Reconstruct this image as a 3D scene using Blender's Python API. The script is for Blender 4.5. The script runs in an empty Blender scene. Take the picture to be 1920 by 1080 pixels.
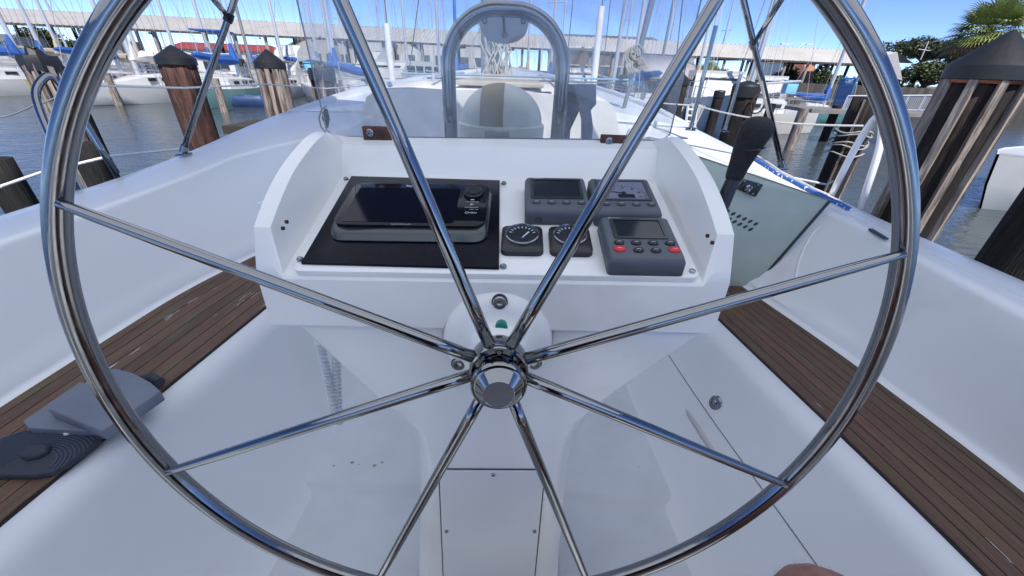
import bpy, bmesh, math, random
from mathutils import Vector, Matrix, Quaternion
R_ = math.radians
# ---------------------------------------------------------------- camera, world, sun
scene = bpy.context.scene
FPX, TH, RO = 719.0, R_(29.7), R_(2.3)
cF = Vector((0, math.cos(TH), -math.sin(TH)))
cU0 = Vector((0, math.sin(TH), math.cos(TH)))
cR0 = Vector((1, 0, 0))
cR = cR0*math.cos(RO) + cU0*math.sin(RO)
cU = -cR0*math.sin(RO) + cU0*math.cos(RO)
cam = bpy.data.cameras.new('camera')
camo = bpy.data.objects.new('camera', cam)
scene.collection.objects.link(camo)
m = Matrix((cR, cU, -cF)).transposed().to_4x4()
camo.matrix_world = m
cam.sensor_width = 36
cam.lens = FPX/1920*36
cam.clip_start = 0.02
cam.clip_end = 3000
scene.camera = camo
scene.view_settings.view_transform = 'Standard'
scene.view_settings.look = 'None'
scene.view_settings.gamma = 1
scene.view_settings.exposure = 1.3
SUN = Vector((0.22, -0.58, 0.78)).normalized()      # towards the sun
w = bpy.data.worlds.new('World'); scene.world = w; w.use_nodes = True
nt = w.node_tree
sky = nt.nodes.new('ShaderNodeTexSky'); sky.sky_type = 'NISHITA'; sky.sun_disc = False
sky.sun_elevation = math.asin(SUN.z); sky.sun_rotation = math.atan2(SUN.x, SUN.y)
sky.dust_density = 0.15; sky.ozone_density = 4; sky.air_density = 0.7; sky.altitude = 4500
bg = nt.nodes['Background']; bg.inputs[1].default_value = 0.1
tint = nt.nodes.new('ShaderNodeMix'); tint.data_type = 'RGBA'; tint.blend_type = 'MULTIPLY'; tint.inputs[0].default_value = 1; tint.inputs[7].default_value = (.86, .86, .97, 1)
nt.links.new(sky.outputs[0], tint.inputs[6]); nt.links.new(tint.outputs[2], bg.inputs[0])
sl = bpy.data.lights.new('sun', 'SUN'); sl.energy = 2.3; sl.angle = R_(0.6); sl.color = (1, .95, .87)
so = bpy.data.objects.new('sun', sl); scene.collection.objects.link(so)
so.rotation_euler = SUN.to_track_quat('Z', 'Y').to_euler()
WZ = -2.0                                            # water level; the eye is the origin

# ---------------------------------------------------------------- helpers
def at(px, py, **k):
    """point of the place seen at a photo pixel, given its real x, y or z"""
    v = cF + (px-960)/FPX*cR + (540-py)/FPX*cU
    a, val = list(k.items())[0]
    i = 'xyz'.index(a)
    return v*(val/v[i])
def V(*a): return Vector(a)
MATS = {}
def mat(name, col, rough=.5, metal=0, var=0, vscale=8, bump=0, bscale=60, spec=.5, col2=None, stretch=None,
        coat=0, detail=4, lo=.35, hi=.65, trans=0, emit=None, alpha=1):
    if name in MATS: return MATS[name]
    mt = bpy.data.materials.new(name); mt.use_nodes = True
    t = mt.node_tree; b = t.nodes['Principled BSDF']
    b.inputs['Base Color'].default_value = (*col, 1)
    b.inputs['Roughness'].default_value = rough
    b.inputs['Metallic'].default_value = metal
    b.inputs['Specular IOR Level'].default_value = spec
    b.inputs['Coat Weight'].default_value = coat
    if emit: b.inputs['Emission Color'].default_value = (*emit, 1); b.inputs['Emission Strength'].default_value = 1
    if col2 or var or bump:
        tc = t.nodes.new('ShaderNodeTexCoord'); mp = t.nodes.new('ShaderNodeMapping')
        t.links.new(tc.outputs['Object'], mp.inputs[0])
        if stretch: mp.inputs['Scale'].default_value = stretch
        if col2 or var:
            n = t.nodes.new('ShaderNodeTexNoise'); n.inputs['Scale'].default_value = vscale
            n.inputs['Detail'].default_value = detail; n.inputs['Roughness'].default_value = .6
            t.links.new(mp.outputs[0], n.inputs[0])
            cr = t.nodes.new('ShaderNodeValToRGB'); t.links.new(n.outputs[0], cr.inputs[0])
            c2 = col2 or tuple(max(0, c*(1-var)) for c in col)
            cr.color_ramp.elements[0].position = lo; cr.color_ramp.elements[1].position = hi
            cr.color_ramp.elements[0].color = (*c2, 1); cr.color_ramp.elements[1].color = (*col, 1)
            t.links.new(cr.outputs[0], b.inputs['Base Color'])
        if bump:
            n = t.nodes.new('ShaderNodeTexNoise'); n.inputs['Scale'].default_value = bscale
            n.inputs['Detail'].default_value = 5
            t.links.new(mp.outputs[0], n.inputs[0])
            bp = t.nodes.new('ShaderNodeBump'); bp.inputs['Strength'].default_value = bump
            bp.inputs['Distance'].default_value = .01
            t.links.new(n.outputs[0], bp.inputs['Height']); t.links.new(bp.outputs[0], b.inputs['Normal'])
    MATS[name] = mt
    return mt

class MB:
    def __init__(s): s.v = []; s.f = []; s.sm = []
    def add(s, vs, fs, smooth=True):
        o = len(s.v); s.v += [tuple(x) for x in vs]
        for f in fs: s.f.append(tuple(i+o for i in f)); s.sm.append(smooth)
        return s
    def box(s, c, d, M=None):
        x, y, z = d[0]/2, d[1]/2, d[2]/2; c = Vector(c)
        vs = [Vector((i, j, k)) for k in (-z, z) for j in (-y, y) for i in (-x, x)]
        if M is not None: vs = [M @ p for p in vs]
        return s.add([p+c for p in vs], [(0, 2, 3, 1), (4, 5, 7, 6), (0, 1, 5, 4), (2, 6, 7, 3), (0, 4, 6, 2), (1, 3, 7, 5)], False)
    def rings(s, rs, cap=True, closed=False, smooth=True):
        n = len(rs[0]); vs = [p for r in rs for p in r]; fs = []
        m = len(rs)
        for i in range(m if closed else m-1):
            a = i*n; b = ((i+1) % m)*n
            for j in range(n): k = (j+1) % n; fs.append((a+j, a+k, b+k, b+j))
        s.add(vs, fs, smooth)
        if cap and not closed:
            s.add(rs[0], [tuple(reversed(range(n)))], False); s.add(rs[-1], [tuple(range(n))], False)
        return s
    def tube(s, pts, r, n=12, closed=False, cap=True):
        pts = [Vector(p) for p in pts]; m = len(pts)
        rr = r if isinstance(r, (list, tuple)) else [r]*m
        up = None; rs = []
        for i, p in enumerate(pts):
            if closed: t = pts[(i+1) % m]-pts[i-1]
            else: t = pts[min(i+1, m-1)]-pts[max(i-1, 0)]
            t.normalize()
            if up is None:
                up = Vector((0, 0, 1)) if abs(t.z) < .9 else Vector((1, 0, 0))
            x = t.cross(up).normalized(); y = x.cross(t).normalized(); up = y
            rs.append([p+(x*math.cos(a)+y*math.sin(a))*rr[i] for a in [2*math.pi*k/n for k in range(n)]])
        return s.rings(rs, cap, closed)
    def lathe(s, prof, M=None, n=32, cap=True):
        M = M or Matrix()
        rs = [[M @ Vector((r*math.cos(2*math.pi*k/n), r*math.sin(2*math.pi*k/n), z)) for k in range(n)] for r, z in prof]
        return s.rings(rs, cap)
    def prism(s, poly, z0, z1, M=None, smooth=False):
        M = M or Matrix(); n = len(poly)
        return s.rings([[M @ Vector((x, y, z0)) for x, y in poly], [M @ Vector((x, y, z1)) for x, y in poly]], True, False, smooth)
    def build(s, name, mt, parent=None, bevel=0, seg=2, angle=40, sub=0, auto=True, solid=0, ang=42):
        me = bpy.data.meshes.new(name); me.from_pydata(s.v, [], s.f)
        for p, f in zip(me.polygons, s.sm): p.use_smooth = f
        bm = bmesh.new(); bm.from_mesh(me); bmesh.ops.remove_doubles(bm, verts=bm.verts, dist=1e-5)
        bmesh.ops.recalc_face_normals(bm, faces=bm.faces)
        if bevel:
            es = [e for e in bm.edges if len(e.link_faces) == 2 and e.calc_face_angle(0) > R_(angle)]
            bmesh.ops.bevel(bm, geom=es, offset=bevel, segments=seg, profile=.5, affect='EDGES', clamp_overlap=True)
            for f in bm.faces: f.smooth = True
        bm.to_mesh(me); bm.free()
        if auto:
            try: me.set_sharp_from_angle(angle=R_(ang))
            except Exception: pass
        me.materials.append(mt)
        o = bpy.data.objects.new(name, me); scene.collection.objects.link(o)
        if solid:
            md = o.modifiers.new('s', 'SOLIDIFY'); md.thickness = solid
        if sub:
            md = o.modifiers.new('u', 'SUBSURF'); md.levels = sub; md.render_levels = sub
        if parent: o.parent = parent; o.matrix_parent_inverse = parent.matrix_world.inverted()
        return o
def frame(o, x, y, z):                       # 4x4 from axes
    m = Matrix((x, y, z)).transposed().to_4x4(); m.translation = o; return m
def alongM(p, d):                             # local z along d at p
    q = Vector(d).normalized().to_track_quat('Z', 'Y'); m = q.to_matrix().to_4x4(); m.translation = p; return m
def empty(name, loc, label, cat, group=None, rz=0):
    o = bpy.data.objects.new(name, None); scene.collection.objects.link(o)
    o.location = loc; o.rotation_euler = (0, 0, rz); o.empty_display_size = .1
    o.matrix_world = Matrix.Translation(loc) @ Matrix.Rotation(rz, 4, 'Z')
    o['label'] = label; o['category'] = cat
    if group: o['group'] = group
    return o
def tag(o, label, cat, group=None, kind=None):
    o['label'] = label; o['category'] = cat
    if group: o['group'] = group
    if kind: o['kind'] = kind
    return o
def lerp(a, b, t): return a+(b-a)*t
def interp(tab, y):
    for a, b in zip(tab, tab[1:]):
        if y <= b[0]:
            t = max(0, (y-a[0])/(b[0]-a[0])); return [lerp(p, q, t) for p, q in zip(a[1:], b[1:])]
    return list(tab[-1][1:])
def arc(c, r, a0, a1, n): return [(c[0]+r*math.cos(lerp(a0, a1, k/n)), c[1]+r*math.sin(lerp(a0, a1, k/n))) for k in range(n+1)]
def rrect(x0, y0, x1, y1, r, n=5):
    P = math.pi
    return arc((x1-r, y1-r), r, 0, P/2, n)+arc((x0+r, y1-r), r, P/2, P, n)+arc((x0+r, y0+r), r, P, 1.5*P, n)+arc((x1-r, y0+r), r, 1.5*P, 2*P, n)
def text_mb(s, size, M, depth=.0003):
    cu = bpy.data.curves.new('t', 'FONT'); cu.body = s; cu.size = size; cu.extrude = depth; cu.align_x = 'CENTER'; cu.resolution_u = 2
    ob = bpy.data.objects.new('t', cu); scene.collection.objects.link(ob)
    dg = bpy.context.evaluated_depsgraph_get(); me = ob.evaluated_get(dg).to_mesh()
    mb = MB(); mb.add([M @ v.co for v in me.vertices], [tuple(p.vertices) for p in me.polygons], False)
    ob.evaluated_get(dg).to_mesh_clear(); bpy.data.objects.remove(ob); bpy.data.curves.remove(cu)
    return mb

# ---------------------------------------------------------------- materials
gel = mat('gelcoat', (.77, .79, .785), .30, col2=(.70, .71, .69), lo=.30, hi=.42, detail=8, vscale=3.5, bump=.03, bscale=90, coat=.15)
gel2 = mat('gelcoat_worn_shaded', (.68, .71, .73), .40, col2=(.64, .67, .68), vscale=2.5, lo=.3, hi=.6, bump=.04, bscale=160)  # duller than the main gelcoat: footwell shade is put into the colour
solem = mat('sole_shaded_grey', (.56, .595, .62), .45, col2=(.52, .55, .57), vscale=6, detail=8, lo=.35, hi=.6, bump=.12, bscale=260)  # sole darkened so the shade of the footwell sits in its colour
nonskid = mat('deck_paint', (.72, .70, .66), .6, var=.08, vscale=4, bump=.2, bscale=200)
black = mat('black_plastic', (.012, .013, .018), .35, bump=.05, bscale=200)
blackgloss = mat('black_gloss', (.003, .004, .009), .07, spec=.25)
navyplate = mat('black_plate', (.003, .004, .012), .25, spec=.12, var=.4, vscale=20, bump=.05, bscale=40)
grey = mat('instrument_grey', (.085, .10, .125), .5, var=.15, vscale=30, bump=.08, bscale=300)
darkgrey = mat('bezel_grey', (.045, .052, .068), .45)
lcd = mat('lcd_off', (.012, .016, .026), .12)
dial = mat('dial_grey', (.16, .18, .24), .3)
whitepaint = mat('white_mark', (.62, .66, .7), .5)
redb = mat('red_button', (.62, .02, .03), .4)
silver = mat('silver_trim', (.07, .085, .09), .22, metal=.6)
rubber = mat('rubber', (.03, .035, .05), .7, bump=.1, bscale=100)
cord_m = mat('cord_grey', (.60, .63, .66), .5)
rope_m = mat('rope_white', (.72, .72, .70), .8, bump=.4, bscale=120)
rope_b = mat('rope_blue', (.04, .13, .42), .8, col2=(.8, .85, .9), vscale=70, lo=.29, hi=.32, detail=0)
greybox = mat('grey_lid', (.16, .185, .235), .6, var=.12, vscale=10, bump=.05, bscale=200)
rust = mat('rusty_bracket', (.035, .015, .012), .6, col2=(.12, .04, .02), vscale=40)
def steel_mat(name, col=(.60, .61, .63), r0=.04, r1=.16, scale=14, stretch=None, bump=.06):
    mt = mat(name, col, r0, metal=1, bump=bump, bscale=scale, stretch=stretch)
    t = mt.node_tree; b = t.nodes['Principled BSDF']
    tc = t.nodes.new('ShaderNodeTexCoord'); n = t.nodes.new('ShaderNodeTexNoise'); n.inputs['Scale'].default_value = 45; n.inputs['Detail'].default_value = 6
    t.links.new(tc.outputs['Object'], n.inputs[0])
    mr = t.nodes.new('ShaderNodeMapRange'); mr.inputs[1].default_value = .45; mr.inputs[2].default_value = .7; mr.inputs[3].default_value = r0; mr.inputs[4].default_value = r1
    t.links.new(n.outputs[0], mr.inputs[0]); t.links.new(mr.outputs[0], b.inputs['Roughness'])
    return mt
steel = steel_mat('polished_steel', (.25, .26, .27), .035, .15, 6)
rimsteel = steel_mat('rim_steel', (.25, .255, .265), .07, .22, 4, bump=.03)
boltm = steel_mat('bolt_steel', (.30, .31, .33), .2, .4)
# teak: uv-driven planks coloured by world position noise
def teak_mat():
    mt = bpy.data.materials.new('weathered_teak'); mt.use_nodes = True; t = mt.node_tree; b = t.nodes['Principled BSDF']
    N = t.nodes.new; L = t.links.new
    uv = N('ShaderNodeUVMap'); sep = N('ShaderNodeSeparateXYZ'); L(uv.outputs[0], sep.inputs[0])
    def noise(sx, sy, sc, det=5, off=0):
        mp = N('ShaderNodeMapping'); mp.inputs['Scale'].default_value = (sx, sy, 1); mp.inputs['Location'].default_value = (off, off, 0)
        L(uv.outputs[0], mp.inputs[0]); n = N('ShaderNodeTexNoise'); n.inputs['Scale'].default_value = sc; n.inputs['Detail'].default_value = det; n.inputs['Roughness'].default_value = .65
        L(mp.outputs[0], n.inputs[0]); return n
    def ramp(src, els):
        r = N('ShaderNodeValToRGB'); L(src, r.inputs[0]); e = r.color_ramp.elements
        e[0].position, e[0].color = els[0][0], (*els[0][1], 1); e[1].position, e[1].color = els[-1][0], (*els[-1][1], 1)
        for p, c in els[1:-1]: x = e.new(p); x.color = (*c, 1)
        return r
    def mix(f, a, c, mode='MIX'):
        x = N('ShaderNodeMix'); x.data_type = 'RGBA'; x.blend_type = mode
        if hasattr(f, 'type'): L(f, x.inputs[0])
        else: x.inputs[0].default_value = f
        for s_, i in ((a, 6), (c, 7)):
            if hasattr(s_, 'type'): L(s_, x.inputs[i])
            else: x.inputs[i].default_value = (*s_, 1)
        return x.outputs[2]
    fl = N('ShaderNodeMath'); fl.operation = 'FLOOR'; L(sep.outputs[1], fl.inputs[0])
    wn = N('ShaderNodeTexWhiteNoise'); wn.noise_dimensions = '1D'; L(fl.outputs[0], wn.inputs['W'])
    grain = noise(5, 16, 2.2, 8)
    base = ramp(grain.outputs[0], [(.34, (.045, .021, .014)), (.5, (.120, .064, .042)), (.66, (.21, .130, .090))])
    tint = ramp(wn.outputs[0], [(0, (.75, .72, .72)), (1, (1.2, 1.1, 1.05))])
    c = mix(1.0, base.outputs[0], tint.outputs[0], 'MULTIPLY')
    al = noise(2.2, 1.0, 2.0, 6, 7)
    alg = ramp(al.outputs[0], [(.50, (0, 0, 0)), (.62, (.8, .8, .8))])
    c = mix(alg.outputs[0], c, (.115, .105, .045))
    fi = noise(1.5, 7, 6, 3, 3); fir = ramp(fi.outputs[0], [(.62, (0, 0, 0)), (.74, (.55, .55, .55))])
    c = mix(fir.outputs[0], c, (.26, .22, .16))
    wr = noise(1.3, .5, 2.6, 6, 31); wrr = ramp(wr.outputs[0], [(.645, (0, 0, 0)), (.655, (.9, .9, .9))])
    c = mix(wrr.outputs[0], c, (.55, .57, .58))
    L(c, b.inputs['Base Color']); b.inputs['Roughness'].default_value = .62
    bp = N('ShaderNodeBump'); bp.inputs['Strength'].default_value = .5; bp.inputs['Distance'].default_value = .004
    g2 = noise(2, 14, 7); L(g2.outputs[0], bp.inputs['Height']); L(bp.outputs[0], b.inputs['Normal'])
    return mt
teak = teak_mat()
caulk = mat('caulk', (.016, .017, .020), .7)
def pile_mat(name, c1, c2, c3):
    mt = mat(name, c1, .85, col2=c2, vscale=2.2, stretch=(11, 11, 1.1), detail=10, lo=.38, hi=.62, bump=1, bscale=7)
    t = mt.node_tree
    for n in t.nodes:
        if n.type == 'TEX_NOISE': n.inputs['Distortion'].default_value = .9
    r = [n for n in t.nodes if n.type == 'VALTORGB'][0]; e = r.color_ramp.elements.new(.5); e.color = (*c3, 1)
    return mt
wood_red = pile_mat('pile_red', (.125, .064, .048), (.012, .008, .007), (.07, .030, .022))
wood_dark = pile_mat('pile_dark', (.045, .027, .021), (.004, .003, .003), (.012, .008, .007))
wood_grey = pile_mat('batten_grey', (.44, .38, .33), (.09, .07, .055), (.27, .22, .185))
wood_wet = pile_mat('pile_wet', (.02, .02, .018), (.005, .005, .005), (.012, .011, .01))
capm = mat('pile_cap', (.020, .021, .023), .5, var=.3, vscale=9, bump=.2, bscale=25)
copper = mat('cap_flashing', (.42, .13, .06), .6, col2=(.12, .03, .02), vscale=12)

# ---------------------------------------------------------------- water and far ground
def water():
    mt = bpy.data.materials.new('water'); mt.use_nodes = True; t = mt.node_tree; b = t.nodes['Principled BSDF']
    b.inputs['Base Color'].default_value = (.06, .075, .078, 1); b.inputs['Roughness'].default_value = .05; b.inputs['IOR'].default_value = 1.33
    tc = t.nodes.new('ShaderNodeTexCoord'); last = None
    for sc, st, ds, sx in ((.9, .35, .10, (1, 1.6, 1)), (4.0, .6, .03, (.8, 2.0, 1)), (14, .6, .010, (1, 1.6, 1))):
        mp = t.nodes.new('ShaderNodeMapping'); mp.inputs['Scale'].default_value = sx; t.links.new(tc.outputs['Object'], mp.inputs[0])
        n = t.nodes.new('ShaderNodeTexNoise'); n.inputs['Scale'].default_value = sc; n.inputs['Detail'].default_value = 2; n.inputs['Distortion'].default_value = .6
        t.links.new(mp.outputs[0], n.inputs[0])
        bp = t.nodes.new('ShaderNodeBump'); bp.inputs['Strength'].default_value = st; bp.inputs['Distance'].default_value = ds
        t.links.new(n.outputs[0], bp.inputs['Height'])
        if last: t.links.new(last.outputs[0], bp.inputs['Normal'])
        last = bp
    t.links.new(last.outputs[0], b.inputs['Normal'])
    mb = MB(); mb.add([(-700, -300, WZ), (700, -300, WZ), (700, 900, WZ), (-700, 900, WZ)], [(0, 1, 2, 3)], False)
    o = mb.build('water', mt); o['kind'] = 'structure'
    g = MB(); g.add([(-700, 47, WZ+.9), (700, 60, WZ+.9), (1500, 1500, WZ+.9), (-1500, 1500, WZ+.9)], [(0, 1, 2, 3)], False)
    o = g.build('ground', mat('far_ground', (.20, .19, .17), .9, var=.3, vscale=.2)); o['kind'] = 'structure'
water()
# ================================================================ THE YACHT (hull, cockpit, deck)
yacht = empty('sailing_yacht', (0, 0, WZ), 'white fibreglass yacht whose cockpit with teak side seats fills the foreground', 'sailboat')
SB = [(-.9, 1.27, 1.08, -.44, 1.10, .95, .58), (0, 1.33, 1.13, -.44, 1.17, .92, .56), (.55, 1.335, 1.145, -.435, 1.157, .857, .52), (1.0, 1.335, 1.165, -.43, 1.09, .785, .48),
      (1.35, 1.345, 1.20, -.43, 1.01, .735, .47), (1.7, 1.33, 1.14, -.41, .93, .71, .46), (2.1, 1.25, .84, -.36, .74, .70, .46), (2.7, 1.15, .70, -.29, .70, .69, .46)]
PT = [(-.9, -1.47, -1.30, -.44, -1.22, -1.0, -.66), (0, -1.50, -1.33, -.44, -1.26, -.96, -.64), (.67, -1.53, -1.35, -.44, -1.262, -.912, -.60), (1.2, -1.58, -1.352, -.44, -1.25, -.868, -.58),
      (1.6, -1.605, -1.36, -.43, -1.16, -.85, -.56), (1.95, -1.60, -1.34, -.40, -1.02, -.84, -.56), (2.25, -1.545, -1.02, -.34, -.88, -.83, -.56), (2.7, -1.50, -.92, -.28, -.84, -.83, -.56)]
def smooth_tab(tab, y):
    # average of nearby linear samples = rounded polyline
    acc = None
    for k in (-.12, -.06, 0, .06, .12):
        q = interp(tab, min(max(y+k, tab[0][0]), tab[-1][0])); acc = q if acc is None else [a+b for a, b in zip(acc, q)]
    return [a/5 for a in acc]
YS = [-.9+.06*i for i in range(61)]
SZ = -.762
def side(tab, sgn, nm):
    co = MB(); ri = MB(); rc = []; rr = []
    for y in YS:
        xo, xi, zt, xw, xin, xr = smooth_tab(tab, y)
        s = sgn; r = []
        r.append(V(xo-.10*s, y, WZ-.1)); r.append(V(xo-.0*s, y, zt-.30)); r.append(V(xo+.02*s, y, zt-.05)); r.append(V(xo+.012*s, y, zt-.012)); r.append(V(xo-.01*s, y, zt))
        # top with a shallow groove near the inner edge
        g = lerp(xo, xi, .62)
        if sgn > 0: r += [V(lerp(xo, xi, .3), y, zt+.004), V(g+.004*s, y, zt+.002), V(g+.003*s, y, zt-.006), V(g-.001*s, y, zt-.006), V(g-.002*s, y, zt-.002), V(g-.018*s, y, zt-.002), V(g-.019*s, y, zt-.006), V(g-.022*s, y, zt-.006), V(g-.023*s, y, zt)]
        else: r += [V(lerp(xo, xi, .3), y, zt+.004)]
        # rounded inner lip
        for k in range(6):
            a = k/5*math.pi/2; r.append(V(xi+.022*s-.022*s*math.sin(a), y, zt-.022+.022*math.cos(a)))
        zb = SZ
        for t_ in (.15, .3, .5, .7, .85): r.append(V(lerp(xi, xw, t_)+.012*s*math.sin(t_*math.pi), y, lerp(zt-.03, zb, t_)))
        # cove at seat
        for k in range(5):
            a = k/4*math.pi/2; r.append(V(xw-.022*s*(1-math.cos(a)), y, zb+.022*(1-math.sin(a)))) 
        rc.append(r)
        q = [V(xw+.06*s, y, zb-.012), V(xin+.004*s, y, zb-.010)]
        for k in range(1, 8):
            a = k/7*math.pi/2*.8; q.append(V(xin+.004*s-.07*s*math.sin(a), y, zb-.010-.07*(1-math.cos(a))))
        x1, z1 = q[-1].x, q[-1].z
        for k in range(1, 11):
            t_ = k/10; q.append(V(lerp(x1, xr, t_**1.15), y, lerp(z1, -1.18, 1-(1-t_)**1.35)))
        rr.append(q)
    for rs, mb in ((rc, co), (rr, ri)):
        n = len(rs[0])
        mb.add([p for r in rs for p in r], [(i*n+j, i*n+j+1, (i+1)*n+j+1, (i+1)*n+j) for i in range(len(rs)-1) for j in range(n-1)])
    co.build('coaming', gel, yacht, auto=sgn > 0, ang=36)
    ri.build('seat_riser', gel2, yacht, auto=False)
    # teak planks
    pl = MB(); ck = MB(); uvs = []; NP = 8; ends = 1.46 if sgn > 0 else 1.66
    ys = [-.9+.05*i for i in range(int((ends+.9)/.05)+1)]
    for k in range(NP):
        pts = []
        for y in ys:
            xo, xi, zt, xw, xin, xr = smooth_tab(tab, y)
            xw2 = xw-.01*sgn
            a = lerp(xw2, xin, k/NP); b = lerp(xw2, xin, (k+1)/NP); w = abs(b-a); e = .0015*(1 if b > a else -1)
            pts.append((a+e, b-e, y))
        base = len(pl.v)
        vs = []; 
        for a, b, y in pts: vs += [(a, y, SZ-.004), (a, y, SZ), (b, y, SZ), (b, y, SZ-.004)]
        fs = []
        for i in range(len(pts)-1):
            for j in range(3): fs.append((i*4+j, i*4+j+1, i*4+j+5, i*4+j+4))
        m_ = (len(pts)-1)*4; fs += [(0, 1, 2, 3), (m_+3, m_+2, m_+1, m_)]
        pl.add(vs, fs, False)
        for a, b, y in pts: uvs += [(y, k+.01), (y, k+.02), (y, k+.98), (y, k+.99)]
    vs = []
    for y in ys:
        xo, xi, zt, xw, xin, xr = smooth_tab(tab, y); vs += [(xw+.03*sgn, y, SZ-.005), (xin, y, SZ-.005), (xin-.001*sgn, y, SZ-.014)]
    fs = [(i*3+j, i*3+j+1, i*3+j+4, i*3+j+3) for i in range(len(ys)-1) for j in (0, 1)]
    me = bpy.data.meshes.new('teak_seat'); me.from_pydata(pl.v, [], pl.f)
    ul = me.uv_layers.new(name='UVMap')
    for lp in me.loops: u, v_ = uvs[lp.vertex_index]; ul.data[lp.index].uv = (u+3*(sgn > 0), v_+(20 if sgn > 0 else 0))
    me.materials.append(teak); o = bpy.data.objects.new('teak_seat', me); scene.collection.objects.link(o); o.parent = yacht; o.matrix_parent_inverse = yacht.matrix_world.inverted()
    ck.add(vs, fs, False); c = ck.build('caulking', caulk, o)
side(SB, 1, 'starboard'); side(PT, -1, 'port')
# sole with shallow cove step
so_ = MB(); rows = [(-.9, -1.18), (.70, -1.18), (.722, -1.177), (.735, -1.165), (.76, -1.160), (2.7, -1.15)]
so_.add([(x, y, z) for y, z in rows for x in (-.75, .62)], [(2*i, 2*i+1, 2*i+3, 2*i+2) for i in range(5)])
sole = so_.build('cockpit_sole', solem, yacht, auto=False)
rnd = random.Random(5); chipm = mat('chip', (.30, .27, .16), .8)
for cx, cy, n_ in ((-.70, .745, 9), (-.47, .80, 4), (.43, .86, 1), (-.62, .78, 3)):
    for i in range(n_):
        x = cx+rnd.uniform(-.06, .06); y = cy+rnd.uniform(-.02, .02); r = rnd.uniform(.002, .008)
        MB().add([(x+r*rnd.uniform(.5, 1.3)*math.cos(a), y+r*rnd.uniform(.4, .8)*math.sin(a), -1.1588+.0000*i) for a in [k*1.05 for k in range(6)]], [tuple(range(6))], False).build('chipped_spot', chipm, sole)
# forward bulkhead, decks and coachroof
dk = MB(); N = 24; rs = []
for i in range(N+1):
    y = 2.68+6.4*(i/N); t_ = i/N
    xo = lerp(1.15, -.22, t_**1.9)if True else 0; xp = lerp(-1.50, -.28, t_**2.2); z = lerp(-.285, .02, t_)
    rs.append([V(xp-.0, y, WZ-.1), V(xp-.02, y, z-.05), V(xp, y, z+.03*min(1, t_*7)), V(xp+.05, y, z+.03*min(1, t_*7)), V(xp+.055, y, z), V((xp+xo)/2, y, z+.05), V(xo-.055, y, z), V(xo-.05, y, z+.03*min(1, t_*7)), V(xo, y, z+.03*min(1, t_*7)), V(xo+.02, y, z-.05), V(xo, y, WZ-.1)])
n = len(rs[0]); dk.add([p for r in rs for p in r], [(i*n+j, i*n+j+1, (i+1)*n+j+1, (i+1)*n+j) for i in range(N) for j in range(n-1)])
dk.build('foredeck', gel, yacht)
bh = MB(); bh.add([(-1.5, 2.69, -.30), (-.98, 2.69, -.22), (-.3, 2.69, -.16), (-.3, 2.69, -1.2), (-1.5, 2.69, -1.2)], [(0, 1, 2, 3, 4)], False)
bh.add([(1.15, 2.69, -.30), (.66, 2.69, -.22), (.2, 2.69, -.16), (.2, 2.69, -1.2), (1.15, 2.69, -1.2)], [(0, 1, 2, 3, 4)], False)
bh.build('bulkhead', gel, yacht)
cw = MB(); cw.box((-.05, 3.1, -.62), (.5, .8, 1.0)); cw.build('companionway', mat('dark_inside', (.05, .055, .07), .6), yacht)  # solid dark block: the shade of the opening is its colour
cr = MB(); rs = []
for y, wd, h in ((2.66, .78, -.15), (3.6, .76, -.11), (5.0, .62, -.08), (6.2, .42, -.09), (6.9, .25, -.17)):
    cx = -.18-.02*(y-2.6)
    rs.append([V(cx-wd-.10, y, -.45), V(cx-wd, y, h-.035), V(cx-wd+.05, y, h-.005)]+[V(cx+wd*k, y, h+.03*(1-k*k)) for k in (-.7, -.3, 0, .3, .7)]+[V(cx+wd-.05, y, h-.005), V(cx+wd, y, h-.035), V(cx+wd+.10, y, -.45)])
cr.rings(rs, True); cr.build('coachroof', nonskid, yacht, auto=False)
sh = MB(); sh.box((-.13, 3.15, -.085), (.56, .8, .03)); sh.build('sliding_hatch', mat('hatch_tan', (.48, .43, .36), .5), yacht, bevel=.008)
hr = MB()
for sx in (-.6, .28):
    pts = [V(sx, 3.0, -.1)]+[V(sx-.01*k, 3.0+.35*k, -.055) for k in range(0, 7)]+[V(sx-.07, 5.1, -.08)]
    hr.tube(pts, .011, 8)
hr.build('handrail', mat('rail_pale', (.42, .44, .48), .6), yacht)
# locker seam, finger groove, latch on the starboard riser
def riser_pt(y, t_):
    xo, xi, zt, xw, xin, xr = smooth_tab(SB, y)
    q = [V(xin+.004-.07*math.sin(math.pi/2*.8), y, SZ-.010-.07*(1-math.cos(math.pi/2*.8)))]; a = q[0]
    return V(lerp(a.x, xr, t_**1.15), y, lerp(a.z, -1.18, 1-(1-t_)**1.35))
def riser_n(y, t_):
    a = riser_pt(y, t_+.01)-riser_pt(y, t_-.01); b = riser_pt(y+.02, t_)-riser_pt(y-.02, t_); n_ = a.cross(b).normalized()
    return n_ if n_.x < 0 else -n_
seam = MB(); pts = [riser_pt(y, .30+.03*math.sin(y*2))+riser_n(y, .3)*.0003 for y in [1.25-.05*i for i in range(26)]]
seam.tube(pts, .0014, 6); seam.build('locker_seam', mat('seam_dark', (.10, .11, .13), .8), yacht)
gr = MB(); pts = [riser_pt(y, .45)-riser_n(y, .45)*.0075 for y in [.985, .95, .90, .85, .80, .775]]
gr.tube(pts, [.006, .012, .013, .013, .012, .006], 12); gr.build('finger_groove', mat('groove_grey', (.45, .46, .47), .6), yacht)
latch = empty('locker_latch', riser_pt(.925, .24), 'round chrome turn latch on the white locker front, starboard side of the footwell', 'latch')
n_ = riser_n(.925, .24); M_ = alongM(riser_pt(.925, .24), n_)
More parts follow.
